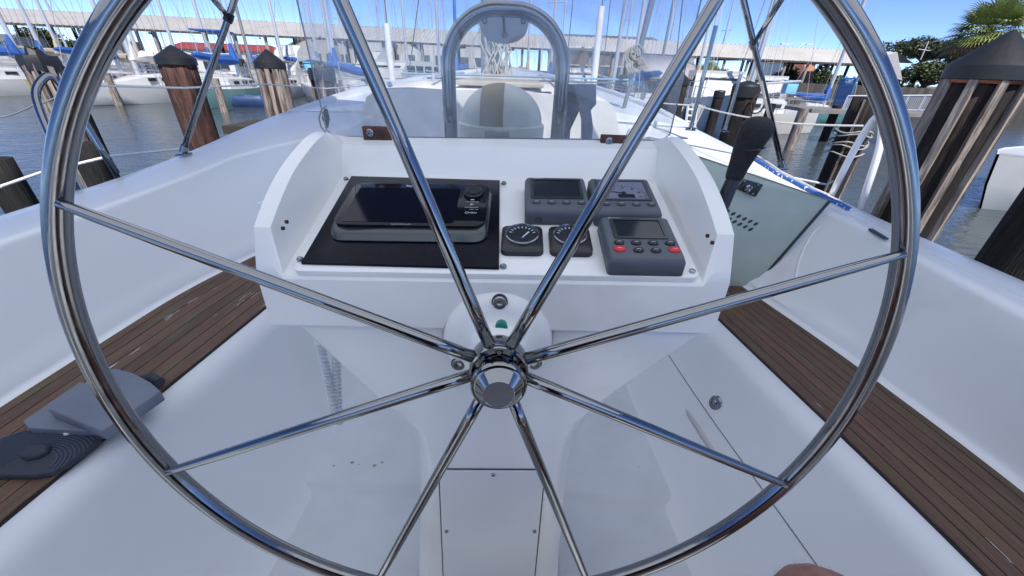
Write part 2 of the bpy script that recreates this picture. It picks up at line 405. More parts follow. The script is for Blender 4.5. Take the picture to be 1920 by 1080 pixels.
MB().lathe([(.024, -.002), (.024, .002), (.021, .0045), (.013, .005), (.012, .003), (.0, .003)], M_, 28).build('rose', steel, latch)
MB().lathe([(.0075, .002), (.0075, .008), (.005, .010), (0, .010)], M_, 16).build('button', boltm, latch)
def hit_wall(px, py):
    lo, hi = .3, 3.0
    def f(k):
        v = (cF+(px-960)/FPX*cR+(540-py)/FPX*cU)*k; xo, xi, zt, xw, xin, xr = smooth_tab(SB, v.y)
        t_ = min(1, max(0, (zt-.03-v.z)/(zt-.03-SZ))); return v.x-(lerp(xi, xw, t_)+.012*math.sin(t_*math.pi)), v
    for _ in range(50):
        m_ = (lo+hi)/2
        if f(m_)[0] > 0: hi = m_
        else: lo = m_
    return f(lo)[1]
def on_top(px, py, off=.01):
    z = -.42
    for _ in range(12): p = at(px, py, z=z+off); z = smooth_tab(SB, p.y)[2]
    return at(px, py, z=z+off)
cv_ = [(1489, 562), (1489, 530), (1496, 492), (1508, 462), (1524, 436), (1545, 420), (1572, 415)]
MB().tube([hit_wall(*p)+V(.004, 0, 0) for p in cv_], [.003, .007, .007, .007, .007, .006, .003], 10).build('moulded_edge', gel, yacht)
# slotted drain fitting in the starboard coaming top
sd = MB(); p0 = at(1632, 430, z=-.426); p1 = at(1662, 448, z=-.426); d = (p1-p0); L_ = d.length; d.normalize()
sd.box((p0+p1)/2, (L_, .012, .006), frame(V(0, 0, 0), d, V(0, 0, 1).cross(d), V(0, 0, 1)).to_3x3())
tag(sd.build('track_slot', darkgrey), 'short dark slot plate let into the starboard coaming top', 'fitting')

# ================================================================ PEDESTAL AND POD
ped = empty('steering_pedestal', (-.03, .62, -1.18), 'white steering pedestal with flared instrument pod in the middle of the cockpit', 'pedestal')
CX = -.03
def pp(u, y, z): return V(CX+u-(.09*(y-.48) if u < -.31 else (.05*(y-.48) if u < -.30 else 0)), y, z+.0256*u)
wing = [(.480, -.348), (.484, -.262), (.512, -.200), (.560, -.172), (.632, -.142), (.735, -.117), (.800, -.112), (.835, -.122), (.835, -.345)]
wingi = [(.480, -.348), (.484, -.262), (.516, -.202), (.564, -.176), (.634, -.146), (.735, -.121), (.800, -.114), (.835, -.122), (.835, -.345)]
rec = [(.480, -.348), (.4825, -.268), (.488, -.2625), (.580, -.2385), (.680, -.2125), (.765, -.190), (.795, -.135), (.835, -.124), (.835, -.345)]
def dens(pr, curve):
    out = list(pr[:2]); n_ = len(pr)
    for i in range(1, 7):
        p0, p1, p2, p3 = pr[i-1] if i > 2 else pr[i], pr[i], pr[i+1], pr[i+2] if i < 6 else pr[i+1]
        for k in (1, 2, 3, 4):
            t_ = k/4
            if curve and i >= 2: q = tuple(.5*((2*p1[c])+(-p0[c]+p2[c])*t_+(2*p0[c]-5*p1[c]+4*p2[c]-p3[c])*t_*t_+(-p0[c]+3*p1[c]-3*p2[c]+p3[c])*t_**3) for c in (0, 1))
            else: q = tuple(lerp(p1[c], p2[c], t_) for c in (0, 1))
            out.append(q)
    return out+list(pr[8:])
wing, wingi, rec = dens(wing, 1), dens(wingi, 1), dens(rec, 0)
pod = MB(); rs = []
for u, pr in ((-.34, wing), (-.336, wing), (-.318, wingi), (-.303, rec), (-.2, rec), (0, rec), (.2, rec), (.303, rec), (.318, wingi), (.336, wing), (.34, wing)):
    k = 1 if abs(u) < .3399 else 1
    rs.append([pp(u, y, z) for y, z in pr])
# outer faces inset to give a rounded outside edge
pod.rings(rs, True, smooth=True)
podo = pod.build('pod', gel, ped, bevel=.011, seg=3, angle=32)
podo.modifiers.new('w', 'WEIGHTED_NORMAL')
# funnel + column (rounded-rect sections)
def sec(z, x0, x1, y0, y1, r, n=6):
    return [V(x, y, z) for x, y in rrect(x0, y0, x1, y1, r, n)]
fn = MB(); rs = [sec(-.344, -.352, .312, .4945, .80, .010), sec(-.375, -.336, .284, .4945, .79, .012), sec(-.45, -.290, .226, .494, .77, .018), sec(-.515, -.248, .178, .493, .75, .024),
    sec(-.56, -.214, .154, .492, .735, .03), sec(-.60, -.186, .139, .489, .725, .035), sec(-.66, -.174, .129, .481, .72, .035), sec(-.75, -.176, .128, .468, .715, .035), sec(-.95, -.188, .133, .441, .72, .035), sec(-1.12, -.200, .139, .418, .73, .035), sec(-1.18, -.22, .16, .39, .76, .05)]
fn.rings(rs, True); fn.build('column', gel, ped, auto=False)
# cover plate on the column front
cp = MB(); a, b, c, d = [at(px, py, y=0) if False else None for px, py in ()] or (None,)*4
def colpt(px, py, off=0):
    # column front plane through (.480,-.66) and (.418,-1.12), facing the camera
    n_ = V(0, -.46, .062).normalized(); p0 = V(0, .480, -.66)+n_*off
    v = cF+(px-960)/FPX*cR+(540-py)/FPX*cU
    return v*(p0.dot(n_)/v.dot(n_))
TL, TR, BL, BR = colpt(824, 880), colpt(1021, 881), colpt(832, 1080), colpt(1002, 1080)
BL = TL+(BL-TL)*1.75; BR = TR+(BR-TR)*1.75
ex = (TR-TL).normalized(); ez = (BL-TL+BR-TR).normalized(); en = V(0, -.46, .062).normalized()
cp.add([p+en*h for h in (-.002, .0045) for p in (TL, TR, BR, BL)], [(0, 1, 2, 3), (7, 6, 5, 4), (0, 4, 5, 1), (1, 5, 6, 2), (2, 6, 7, 3), (3, 7, 4, 0)], False)
cvr = cp.build('cover_panel', gel2, ped, bevel=.003)
sg = MB(); g = .0022
o_ = [TL-ex*g-ez*g, TR+ex*g-ez*g, BR+ex*g+ez*g, BL-ex*g+ez*g]
sg.add([p+en*.0012 for p in o_]+[p-en*.004 for p in o_], [(0, 1, 2, 3), (7, 6, 5, 4), (0, 4, 5, 1), (1, 5, 6, 2), (2, 6, 7, 3), (3, 7, 4, 0)], False)
sg.build('cover_gasket', mat('gasket', (.05, .055, .07), .8), cvr)
for px, py in ((925, 886), (838, 992), (1002, 992)):
    MB().lathe([(.004, 0), (.004, .002), (.0025, .0035), (0, .0035)], alongM(colpt(px, py)+en*.0045, en), 12).build('screw', boltm, cvr)
for px in ((912, 1078),):
    pass
# boss for the wheel shaft
WC = V(-.0129, .3788, -.3377)
wa = V(math.cos(.0505), math.sin(.0505), 0); wb = V(-math.sin(.1009)*math.sin(.0505), math.sin(.1009)*math.cos(.0505), math.cos(.1009))
wn = wa.cross(wb).normalized()       # towards the helmsman
BC = at(934, 641, y=.472)
Mb = frame(BC, wa, wb, wn)
MB().lathe([(.084, -.06), (.084, -.004), (.081, .004), (.074, .010), (.060, .015), (.047, .019), (.042, .026), (.038, .040), (.034, .052), (.032, .056), (0, .056)], Mb, 56).build('shaft_boss', gel, ped, auto=False)
MB().lathe([(.0875, -.06), (.0875, -.012), (.084, -.009), (.083, -.02)], Mb, 56, cap=False).build('boss_sealant', mat('sealant', (.35, .33, .28), .8), ped)
MB().lathe([(.022, .03), (.022, .085), (0, .085)], Mb, 24).build('wheel_shaft', steel, ped)
for px, py in ((937, 575), (860, 682), (1003, 685)):
    v = at(px, py, y=.455); q = Mb @ V((v-BC).dot(wa), (v-BC).dot(wb), .012)
    Ms = frame(q, wa, wb, wn); MB().lathe([(.0118, -.006), (.0118, -.0005), (.0104, -.0005)], frame(q, wa, wb, wn), 20, cap=False).build('recess_shade_ring', black, ped); bo = MB().lathe([(.0105, -.006), (.0105, .001), (.009, .003), (.0050, .003), (.0045, -.001), (0, -.001)], Ms, 20).build('bolt', boltm, ped)  # black ring stands in for the shade in the bolt recess
v = at(940, 611, y=.455); q = Mb @ V((v-BC).dot(wa), (v-BC).dot(wb), .0245)
MB().lathe([(.009, -.012), (.009, .003), (.007, .0040), (0, .0042)], frame(q, wa, wb, wn), 20).build('green_plug', mat('green_dot', (.01, .20, .16), .4), ped)

# unseen helm seat and stern coaming, added to block low light from aft
hs_ = MB(); hs_.box((-.08, -.78, -.92), (1.1, .5, .56)); hs_.build('unseen_helm_seat', gel, yacht, bevel=.03, seg=3)
sc = MB(); sc.box((-.09, -1.12, -.85), (2.7, .30, .65)); sc.build('unseen_stern_coaming', gel, yacht, bevel=.04, seg=3)
# ---- instrument panel local frame
PO = V(-.0255, .486, -.2590); ps = V(.9997, 0, .0256).normalized(); pt = V(-.0066, .9661, .2582); pt = (pt-ps*pt.dot(ps)).normalized(); pn = ps.cross(pt)
PM = frame(PO, ps, pt, pn)
MB().prism(rrect(-.292, -.001, .292, .276, .012), -.012, .0050, PM).build('instrument_panel', gel, ped, bevel=.0015, seg=2)
for s_, t_ in ((.284, .012),):
    MB().lathe([(.0045, 0), (.0045, .002), (.0025, .0035), (0, .0035)], PM @ Matrix.Translation((s_, t_, .005)), 14).build('panel_screw', boltm, ped)
for px, py in ((531, 428), (538, 416), (1326, 442), (1335, 455)):
    pw = at(px, py, x=(-.333 if px < 900 else .273)); MB().lathe([(.0028, -.002), (.0028, .0012), (0, .0012)], alongM(pw, (1 if px < 900 else -1, 0, .1)), 10).build('screw_hole', mat('hole_rust', (.05, .02, .015), .8), ped)
# black plate
plate = MB(); plate.prism([(-.282, .012), (.006, .008), (-.004, .258), (-.290, .266)], .005, .0095, PM); 
blk = plate.build('mounting_plate', navyplate, bevel=.001); tag(blk, 'glossy black plate under the chartplotter on the left of the instrument panel', 'panel')
for s_, t_ in ((-.288, .022), (-.298, .258), (.004, .250), (.012, .014)):
    MB().lathe([(.0048, 0), (.0048, .003), (.003, .005), (0, .005)], PM @ Matrix.Translation((s_, t_, .0055)), 14).build('bolt', boltm, blk)

# ---- chartplotter
plo = empty('chartplotter', PM @ V(-.14, .14, .01), 'black touchscreen chartplotter with silver lower lip, switched off', 'chartplotter')
bod = MB(); rs = []
for h, gx in ((.007, .0), (.012, .004), (.020, .003), (.026, -.001), (.028, -.006)):
    poly = rrect(-.258-gx, .066-gx, -.018+gx, .206+gx, .022, 7); rs.append([PM @ V(x, y, h-(.010*max(0, (.10-y)/.05) if h > .014 else 0)) for x, y in poly])
bod.rings(rs, True); bod.build('casing', silver, plo, auto=False)
PQ = PM @ Matrix.Translation((0, 0, -.0100))
MB().prism(rrect(-.257, .080, -.018, .2065, .020), .0362, .0392, PQ).build('front_glass', blackgloss, plo, bevel=.001)
MB().prism(rrect(-.243, .087, -.068, .189, .004), .0394, .0398, PQ).build('screen', mat('screen_off', (.002, .003, .012), .09, spec=.2), plo)
kb = MB().lathe([(.0165, .039), (.0165, .042), (.0125, .043), (.012, .046), (.0105, .0475), (0, .0475)], PQ @ Matrix.Translation((-.044, .176, 0)), 32).build('knob', black, plo)
mk = MB()
for i, (t_, w_) in enumerate(((.148, .022), (.132, .022))): mk.box((0, 0, 0), (1, 1, 1)) if False else mk.prism([(-.055, t_), (-.033, t_), (-.033, t_+.0006), (-.055, t_+.0006)], .0393, .0396, PQ)
for x, y, w_, h_ in ((-.0475, .154, .006, .0018), (-.0465, .138, .0012, .005), (-.0455, .1405, .004, .0012), (-.047, .126, .007, .0006), (-.037, .126, .004, .0006)):
    mk.prism([(x, y), (x+w_, y), (x+w_, y+h_), (x, y+h_)], .0393, .0396, PQ)
mk.add(*(lambda P_: (P_, [(i, (i+1) % 16, 16+(i+1) % 16, 16+i) for i in range(16)]))([PQ @ V(-.050+r*math.cos(k*math.pi/8), .1165+r*math.sin(k*math.pi/8), .0396) for r in (.0022, .0029) for k in range(16)]), False)
mk.build('marking', whitepaint, plo)
text_mb('MENU', .0042, PQ @ Matrix.Translation((-.040, .1150, .0394))).build('lettering', whitepaint, plo)
text_mb('Raymarine', .0068, PQ @ Matrix.Translation((-.150, .1945, .0395))).build('lettering', whitepaint, plo)
text_mb('hybridtouch', .0062, PQ @ Matrix.Translation((-.148, .0805, .0394))).build('lettering', mat('mark_grey', (.22, .24, .28), .5), plo)

# ---- small instruments
def instrument(name, label, s0, t0, wd, ht, kind):
    g_ = empty(name, PM @ V(s0+wd/2, t0+ht/2, .005), label, 'instrument')
    rs = []
    for h, gx in ((.005, -.002), (.006, .001), (.024, .001), (.0305, -.002), (.0315, -.004)):
        rs.append([PM @ V(x, y-(.006*(.03-h)/.03 if y < t0+ht*.3 else 0), h) for x, y in rrect(s0-gx, t0-gx, s0+wd+gx, t0+ht+gx, .006, 4)])
    MB().rings(rs, True).build('casing', grey, g_, auto=False)
    def T(x, y, z=0): return PM @ Matrix.Translation((s0+x, t0+y, .0315+z))
    sc0 = (.014, .036, wd-.014, ht-.014) if kind != 'pilot' else (.018, .050, wd-.018, ht-.012)
    fr = sc0
    # raised frame as four mitred bars
    o_ = (fr[0]-.005, fr[1]-.004, fr[2]+.005, fr[3]+.004)
    po, pi_ = rrect(*o_, .003, 2), rrect(*fr, .002, 2); n = len(po)
    mbf = MB(); vs = [T(x, y, z) @ V(0, 0, 0) for poly, z in ((po, -.001), (po, .0018), (pi_, .0018), (pi_, -.001)) for x, y in poly]
    mbf.add(vs, [(k*n+j, k*n+(j+1) % n, (k+1)*n+(j+1) % n, (k+1)*n+j) for k in range(3) for j in range(n)], False); mbf.build('screen_frame', silver if kind != 'dial' else darkgrey, g_)
    MB().prism(rrect(*fr, .002, 2), 0, .0006, T(0, 0)).build('display', dial if kind == 'dial' else lcd, g_)
    if kind == 'dial':
        MB().prism(rrect(.042, .040, .070, .051, .001, 2), .0007, .0010, T(0, 0)).build('digital_window', lcd, g_)
        rg = MB(); cx_, cy_ = wd/2, .050
        for k in range(25):
            a = math.pi*(-.12+1.24*k/24); r0, r1 = .0335, (.0375 if k % 3 else .040)
            c_, s_ = math.cos(a), math.sin(a); tx, ty = -s_*.0006, c_*.0006
            q = [(cx_+c_*r0-tx, cy_+s_*r0*.78-ty), (cx_+c_*r1-tx, cy_+s_*r1*.78-ty), (cx_+c_*r1+tx, cy_+s_*r1*.78+ty), (cx_+c_*r0+tx, cy_+s_*r0*.78+ty)]
            rg.prism(q, .0007, .0009, T(0, 0))
        rg.build('scale', mat('scale_dark', (.03, .035, .05), .5), g_)
        nd = MB().prism([(cx_-.002, cy_+.006), (cx_-.024, cy_+.010), (cx_-.024, cy_+.0085), (cx_-.002, cy_+.003)], .0010, .0014, T(0, 0)); nd.prism(arc((cx_, cy_+.005), .004, 0, 2*math.pi, 12)[:-1], .0010, .0016, T(0, 0)); nd.build('needle', black, g_)
        tl = None
        for k, s_ in enumerate(('0', '5', '10', '15', '20', '25', '30')):
            a = math.pi*(1.08-1.16*k/6); q = text_mb(s_, .006, T(cx_+math.cos(a)*.028, cy_+math.sin(a)*.028*.78-.002, .0008)); tl = q if tl is None else tl.add(q.v, q.f, False)
        tl.build('numerals', mat('scale_dark2', (.03, .035, .05), .5), g_)
    bt = []
    if kind == 'pilot': bt = [(.018+.0245*i, .036, .0062, black) for i in range(4)]+[(.0425, .019, .0062, black), (.067, .019, .0062, black), (.016, .021, .0072, redb), (.094, .021, .0072, redb)]
    else: bt = [(.018+.0245*i, .020, .0058, darkgrey) for i in range(4)]
    for x, y, r, m_ in bt:
        b_ = MB().lathe([(r*1.1, -.001), (r*1.1, .0005), (r, .002), (r*.8, .003), (0, .0033)], T(x, y) @ Matrix.Diagonal((1.15, .8, 1, 1)), 20).build('button', m_, g_, auto=False)
        if m_ is redb: b_['label'] = 'red button'
        MB().prism([(x-.003, y-.0003), (x+.003, y-.0003), (x+.003, y+.0004), (x-.003, y+.0004)], .0032, .0035, T(0, 0)).build('button_marking', whitepaint, b_)
    text_mb('Raymarine', .0045, T(.022, ht-.0075, .0004)).build('lettering', whitepaint, g_)
    return g_
ia = instrument('data_display', 'small grey square instrument with blank screen, nearest the chartplotter', .044, .126, .106, .106, 'lcd')
ib = instrument('dial_instrument', 'small grey instrument with round dial scale, top right of panel', .158, .124, .106, .107, 'dial')
ic = instrument('autopilot_control', 'grey autopilot control head with two red buttons, lower right of panel', .161, .006, .106, .104, 'pilot')
# CE mark on the front edge of the first instrument
fm = frame(PM @ V(.0435+.022, .1185, .016), ps, (pn*.97+pt*.05).normalized(), (ps.cross((pn*.97+pt*.05).normalized())).normalized())
text_mb('CE', .010, fm @ Matrix.Translation((0, -.003, .0015))).build('lettering', black, ia)
def gauge(label, s0, nm, txt):
    g_ = empty('engine_gauge', PM @ V(s0, .073, .005), label, 'gauge', 'round engine gauges on the panel')
    rs = [[PM @ V(x, y, h) for x, y in rrect(s0-.032-gx, .040-gx, s0+.032+gx, .106+gx, .010, 5)] for h, gx in ((.005, .0005), (.013, 0), (.0155, -.003))]
    MB().rings(rs, True).build('bezel', black, g_)
    Mg = PM @ Matrix.Translation((s0, .078, .0155))
    MB().lathe([(.0262, -.004), (.0262, .004), (.0245, .005), (.0235, .003), (.0235, .0005), (0, .0005)], Mg, 36).build('glass_ring', mat('ring_chrome', (.25, .27, .3), .2, metal=.8), g_)
    MB().lathe([(.0234, .0006), (.0234, .0010), (0, .0010)], Mg, 36).build('dial_face', mat('gauge_face', (.02, .025, .035), .15, coat=.5), g_)
    tk = MB()
    for k in range(9):
        a = math.pi*(.1+.8*k/8); c_, s_ = math.cos(a), math.sin(a)
        tk.prism([(c_*.017+s_*.0006, s_*.017-c_*.0006), (c_*.021+s_*.0006, s_*.021-c_*.0006), (c_*.021-s_*.0006, s_*.021+c_*.0006), (c_*.017-s_*.0006, s_*.017+c_*.0006)], .0011, .0014, Mg)
    tk.build('tick_marks', whitepaint, g_)
    if txt: text_mb(txt, .007, Mg @ Matrix.Translation((0, .003, .0011))).build('lettering', whitepaint, g_)
    MB().prism([(-.0008, -.008), (.0008, -.008), (.011, .006), (.0095, .008)], .0015, .0018, Mg).build('needle', whitepaint, g_)
gauge('round black gauge left of its twin, below the small square instruments', .039, 'l', '')
gauge('round black gauge beside the autopilot control with two red buttons', .113, 'r', '')
# ================================================================ STEERING WHEEL
wh = empty('helm', WC, 'large polished steel eight-spoke steering wheel filling the view', 'steering wheel')
Mw = frame(WC, wa, wb, wn); RW = .5
MB().tube([Mw @ V(RW*math.cos(a), RW*math.sin(a), 0) for a in [2*math.pi*k/160 for k in range(160)]], .0115, 24, closed=True).build('rim', rimsteel, wh, auto=False)
for k in range(8):
    a = -.0394+R_(22.5+45*k); c_, s_ = math.cos(a), math.sin(a)
    ts = [.0335, .10, .25, .40, .455, .478, .490]; rr_ = [.0083, .0083, .0076, .0068, .0060, .0052, .0050]
    MB().tube([Mw @ V(c_*t_, s_*t_, -.006+.016*(t_/.5)) for t_ in ts], rr_, 20).build('spoke', steel, wh, auto=False)
Mh = frame(WC-wn*.004, wa, wb, wn)
hub = MB().lathe([(.024, -.034), (.030, -.032), (.036, -.022), (.0385, -.014), (.0385, .010), (.0375, .0125), (.0350, .013), (.0345, .007), (.024, .007)], Mh, 64, cap=False).build('hub', steel, wh)
for k in range(8):
    a = R_(45*k)+R_(0); MB().lathe([(.0036, .006), (.0036, .0095), (.0028, .0105), (.0016, .0105), (.0016, .0085), (0, .0085)], Mh @ Matrix.Translation((.0292*math.cos(a), .0292*math.sin(a), 0)), 16).build('hub_bolt', steel, wh)
    b_ = MB().lathe([(.0052, .0065), (.0052, .0074), (.0036, .0074)], Mh @ Matrix.Translation((.0292*math.cos(a), .0292*math.sin(a), 0)), 16, cap=False); b_.build('bolt_recess_shade', blackgloss, hub)  # thin black ring: recess shade painted around the hub bolt
capo = MB().lathe([(.0245, .010), (.0255, .024), (.0275, .030), (.0325, .033), (.0345, .036), (.0345, .039), (.0325, .0415), (.0300, .0415), (.0285, .0425), (.0195, .054), (.0188, .0545), (.0180, .0540)], Mh, 72, cap=False).build('centre_nut', steel, wh)
MB().lathe([(.0184, .0535), (.0180, .0543), (.0010, .0543), (.0008, .0538), (0, .0538)], Mh, 48).build('nut_face', mat('brushed_face', (.30, .32, .36), .38, metal=.9, bump=.1, bscale=400), wh)

# ================================================================ WINDSCREEN, GUARD HOOP, COMPASS
def glass_mat(name, tint, haze, ior=1.45, hcol=(.50, .54, .60), ns=9, nd=2):
    mt = bpy.data.materials.new(name); mt.use_nodes = True; t = mt.node_tree; t.nodes.remove(t.nodes['Principled BSDF'])
    N = t.nodes.new; L = t.links.new; out = t.nodes['Material Output']
    tr = N('ShaderNodeBsdfTransparent'); tr.inputs[0].default_value = (*tint, 1)
    gl = N('ShaderNodeBsdfGlossy'); gl.inputs['Roughness'].default_value = .01
    df = N('ShaderNodeBsdfDiffuse'); df.inputs[0].default_value = (*hcol, 1)
    fr = N('ShaderNodeFresnel'); fr.inputs[0].default_value = ior
    tc = N('ShaderNodeTexCoord'); n = N('ShaderNodeTexNoise'); n.inputs['Scale'].default_value = ns; n.inputs['Detail'].default_value = 8; n.inputs['Distortion'].default_value = nd; L(tc.outputs['Object'], n.inputs[0])
    mr = N('ShaderNodeMapRange'); mr.inputs[1].default_value = .3; mr.inputs[2].default_value = .75; mr.inputs[3].default_value = haze*.5; mr.inputs[4].default_value = haze*1.6; L(n.outputs[0], mr.inputs[0])
    m1 = N('ShaderNodeMixShader'); m2 = N('ShaderNodeMixShader'); L(mr.outputs[0], m1.inputs[0]); L(tr.outputs[0], m1.inputs[1]); L(df.outputs[0], m1.inputs[2])
    L(fr.outputs[0], m2.inputs[0]); L(m1.outputs[0], m2.inputs[1]); L(gl.outputs[0], m2.inputs[2]); L(m2.outputs[0], out.inputs[0])
    return mt
acry = glass_mat('acrylic_clear', (.96, .98, 1.0), .17)
ws = empty('windscreen', V(-.03, .845, -.125), 'clear acrylic windscreen sheet bolted upright behind the instrument pod', 'windscreen')
a0 = at(617, 250, y=.838); a1 = at(1250, 275, y=.838); zt_ = .26
xs0, xs1 = a0.x, a1.x; zb_ = a0.z-.005
poly = [(xs1-.012, zb_+.018), (xs1, zb_+.03), (xs1+.003, zt_), (xs0-.018, zt_), (xs0-.003, zb_+.012), (xs0+.01, zb_)]
Ms = frame(V(0, .838, 0), V(1, 0, 0), V(0, 0, 1), V(0, -1, 0))
MB().prism(poly, 0, .006, Ms).build('acrylic_sheet', acry, ws)
edge = MB().tube([V(x, .8355, z) for x, z in (poly[3], poly[4], poly[5], poly[0], poly[1], poly[2])], .0014, 6).build('polished_edge', mat('acrylic_edge', (.30, .36, .45), .2, coat=.5), ws)
for px, py in ((709, 252), (1152, 268)):
    c = at(px, py, y=.826); b_ = MB().box(c, (.058, .014, .030)).build('bracket', rust, ws, bevel=.002)
    MB().box(c+V(0, .0, -.020), (.058, .022, .012)).build('bracket_foot', mat('rusty_foot', (.012, .006, .008), .6), b_, bevel=.001)
    MB().lathe([(.0075, 0), (.0075, .003), (.0055, .005), (.003, .005), (.003, .003), (0, .003)], alongM(c+V(-.013, -.007, .004), (0, -1, 0)), 20).build('bolt', steel, b_)
    MB().lathe([(.003, 0), (.003, .0006), (0, .0006)], alongM(c+V(.010, -.0072, .001), (0, -1, 0)), 12).build('bolt_hole', black, b_)
# hoop
hoop = empty('guard_hoop', V(-.03, .875, -.13), 'thick polished steel guard hoop standing over the compass', 'guard rail')
hl, hr_ = at(846, 262, y=.875), at(1043, 272, y=.875); top_in = at(940, 18, y=.875)
cx_ = (hl.x+hr_.x)/2; hw = (hr_.x-hl.x)/2; zt2 = top_in.z; r_ = hw*.86
pts = [V(hl.x, .875, -.17), V(hl.x, .875, zt2-r_-.04)]
pts += [V(cx_-hw+r_-r_*math.cos(a), .875, zt2-r_+r_*math.sin(a)) for a in [math.pi/2*k/12 for k in range(0, 13)]]
pts += [V(cx_+hw-r_+r_*math.sin(a), .875, zt2-r_+r_*math.cos(a)) for a in [math.pi/2*k/12 for k in range(0, 13)]]
pts += [V(hr_.x, .875, zt2-r_-.04), V(hr_.x, .875, -.17)]
MB().tube(pts, .0142, 24).build('tube', steel, hoop, auto=False)
pc = at(945, 40, y=.872); pw, ph = .046, .040
pl_ = [(-pw, .014), (pw, .014), (pw, -.004)]+[(pw*math.cos(a)*.98, -.004-(ph-.008)*math.sin(a)**.8) for a in [math.pi*k/16 for k in range(1, 16)]]+[(-pw, -.004)]
Mp = frame(pc, V(1, 0, .03).normalized(), V(-.03, 0, 1).normalized(), V(0, -1, 0))
plt = MB().prism(pl_, 0, .004, Mp).build('lamp_plate', mat('plate_white', (.55, .58, .62), .4, var=.1, vscale=40), hoop, bevel=.0008)
for sx in (-.036, .036):
    MB().lathe([(.0050, .004), (.0050, .006), (.003, .007), (.0022, .0055), (0, .0055)], Mp @ Matrix.Translation((sx, 0, 0)), 18).build('screw', steel, hoop)
MB().tube([Mp @ V(-.001, .012, .006), Mp @ V(0, -.004, .010), Mp @ V(.001, -.020, .0075)], [.003, .0018, .003], 8).build('lamp_hook', steel, hoop)
MB().lathe([(.0060, .004), (.0055, .008), (.003, .0095), (0, .0095)], Mp @ Matrix.Translation((.001, -.021, 0)), 16).build('lamp', mat('lamp_lens', (.25, .26, .22), .3), hoop)
# compass cover
cc = empty('compass_cover', V(-.04, .965, -.16), 'pale domed compass cover with a khaki band, seen through the windscreen under the hoop', 'compass')
dcx = (at(865, 240, y=.965).x+at(1015, 240, y=.965).x)/2; dr = (at(1015, 240, y=.965).x-at(865, 240, y=.965).x)/2
ztop = at(940, 156, y=.965).z
zb2 = at(940, 228, y=.965).z
Md = Matrix.Translation((dcx, .965, zb2))
hh = ztop-zb2
pale = mat('pale_plastic', (.88, .90, .78), .4, bump=.02)
MB().lathe([(dr, -.001)]+[(dr*math.cos(a), hh*math.sin(a)) for a in [math.pi/2*k/10 for k in range(10)]]+[(0, hh)], Md, 48, cap=False).build('dome', pale, cc)
MB().lathe([(dr*1.03, -.09), (dr*1.06, -.02), (dr*1.06, -.004), (dr*1.01, -.0005), (dr*.9, 0)], Md, 48).build('housing', pale, cc)
bd = MB(); n_ = 16; rs = []
for k in range(n_+1):
    a = math.pi*(k/n_)-0.0
    y_, z_ = -math.cos(a)*(dr+.0015), math.sin(a)*(hh+.0015)
    rs.append([V(dcx+sx, .965+y_*(math.sqrt(max(0, 1-(sx/dr)**2))), zb2+z_*math.sqrt(max(0, 1-(sx/dr)**2))) for sx in (-.043, -.031, -.018, -.006, .007)])
bd.add([p for r in rs for p in r], [(i*5+j, i*5+j+1, (i+1)*5+j+1, (i+1)*5+j) for i in range(n_) for j in range(4)])
bd.build('khaki_band', mat('khaki', (.42, .36, .20), .7, var=.1), cc)
MB().box((dcx-.005, .965-dr*1.045, zb2-.028), (.052, .01, .040)).build('hinge_plate', mat('khaki2', (.44, .43, .32), .6), cc, bevel=.002)
# table leaf behind pod on the right
tb = empty('folding_table', V(.12, 1.15, -.3), 'dark blue folded cockpit table with cut-out legs, standing behind the windscreen right of the hoop', 'table')
def tp(px, py, y=1.15): return at(px, py, y=y)
pol = [(1062, 158), (1118, 158), (1118, 196), (1108, 206), (1112, 236), (1110, 276), (1092, 276), (1092, 225), (1088, 210), (1080, 206), (1076, 222), (1070, 240), (1068, 262), (1056, 262), (1060, 226), (1058, 206), (1062, 196)]
q = [tp(*p) for p in pol]; mb = MB(); n = len(q); mb.add(q+[p+V(0, .03, 0) for p in q], [tuple(range(n)), tuple(range(2*n-1, n-1, -1))]+[(i, (i+1) % n, n+(i+1) % n, n+i) for i in range(n)], False)
mb.build('leaf', mat('table_blue', (.07, .09, .14), .4), tb, bevel=.0015)
mb = MB(); mb.tube([tp(1088, 196, 1.13), tp(1054, 268, 1.13)], .005, 8); mb.build('strut', mat('strut_dark', (.02, .024, .035), .4), tb)
mb = MB(); a, b = tp(1062, 178, 1.135), tp(1112, 198, 1.135); d = (b-a); mb.box((a+b)/2, (d.length, .012, .022), frame(V(0, 0, 0), d.normalized(), V(0, 1, 0), d.normalized().cross(V(0, 1, 0))).to_3x3()); mb.build('crossbar', mat('strut_dark', (.02, .024, .035), .4), tb)

# ================================================================ THROTTLE LEVER
lv = empty('throttle_lever', at(1345, 400, y=.60), 'black throttle lever with a bulbous padded grip beside the starboard side of the pod', 'lever')
lp = [(1345, 405, .60), (1362, 365, .605), (1378, 330, .61)]
MB().tube([at(px, py, y=y) for px, py, y in lp], [.011, .011, .0105], 14).build('shaft', black, lv)
pth = [(1373, 342, .0120), (1378, 328, .0135), (1384, 314, .0142), (1392, 296, .0165), (1402, 274, .0195), (1412, 254, .0225), (1420, 240, .0230), (1426, 228, .0200), (1429, 221, .0135), (1430, 218, .004)]
gp = MB().tube([at(a, b, y=.61) for a, b, r in pth], [r for a, b, r in pth], 20); gp.build('grip', mat('foam_black', (.010, .011, .014), .75, bump=.3, bscale=250), lv, sub=1)
MB().tube([at(1398, 282, y=.586), at(1408, 283, y=.580), at(1420, 281, y=.582), at(1434, 277, y=.60)], .0018, 6).build('grip_seam', blackgloss, lv)

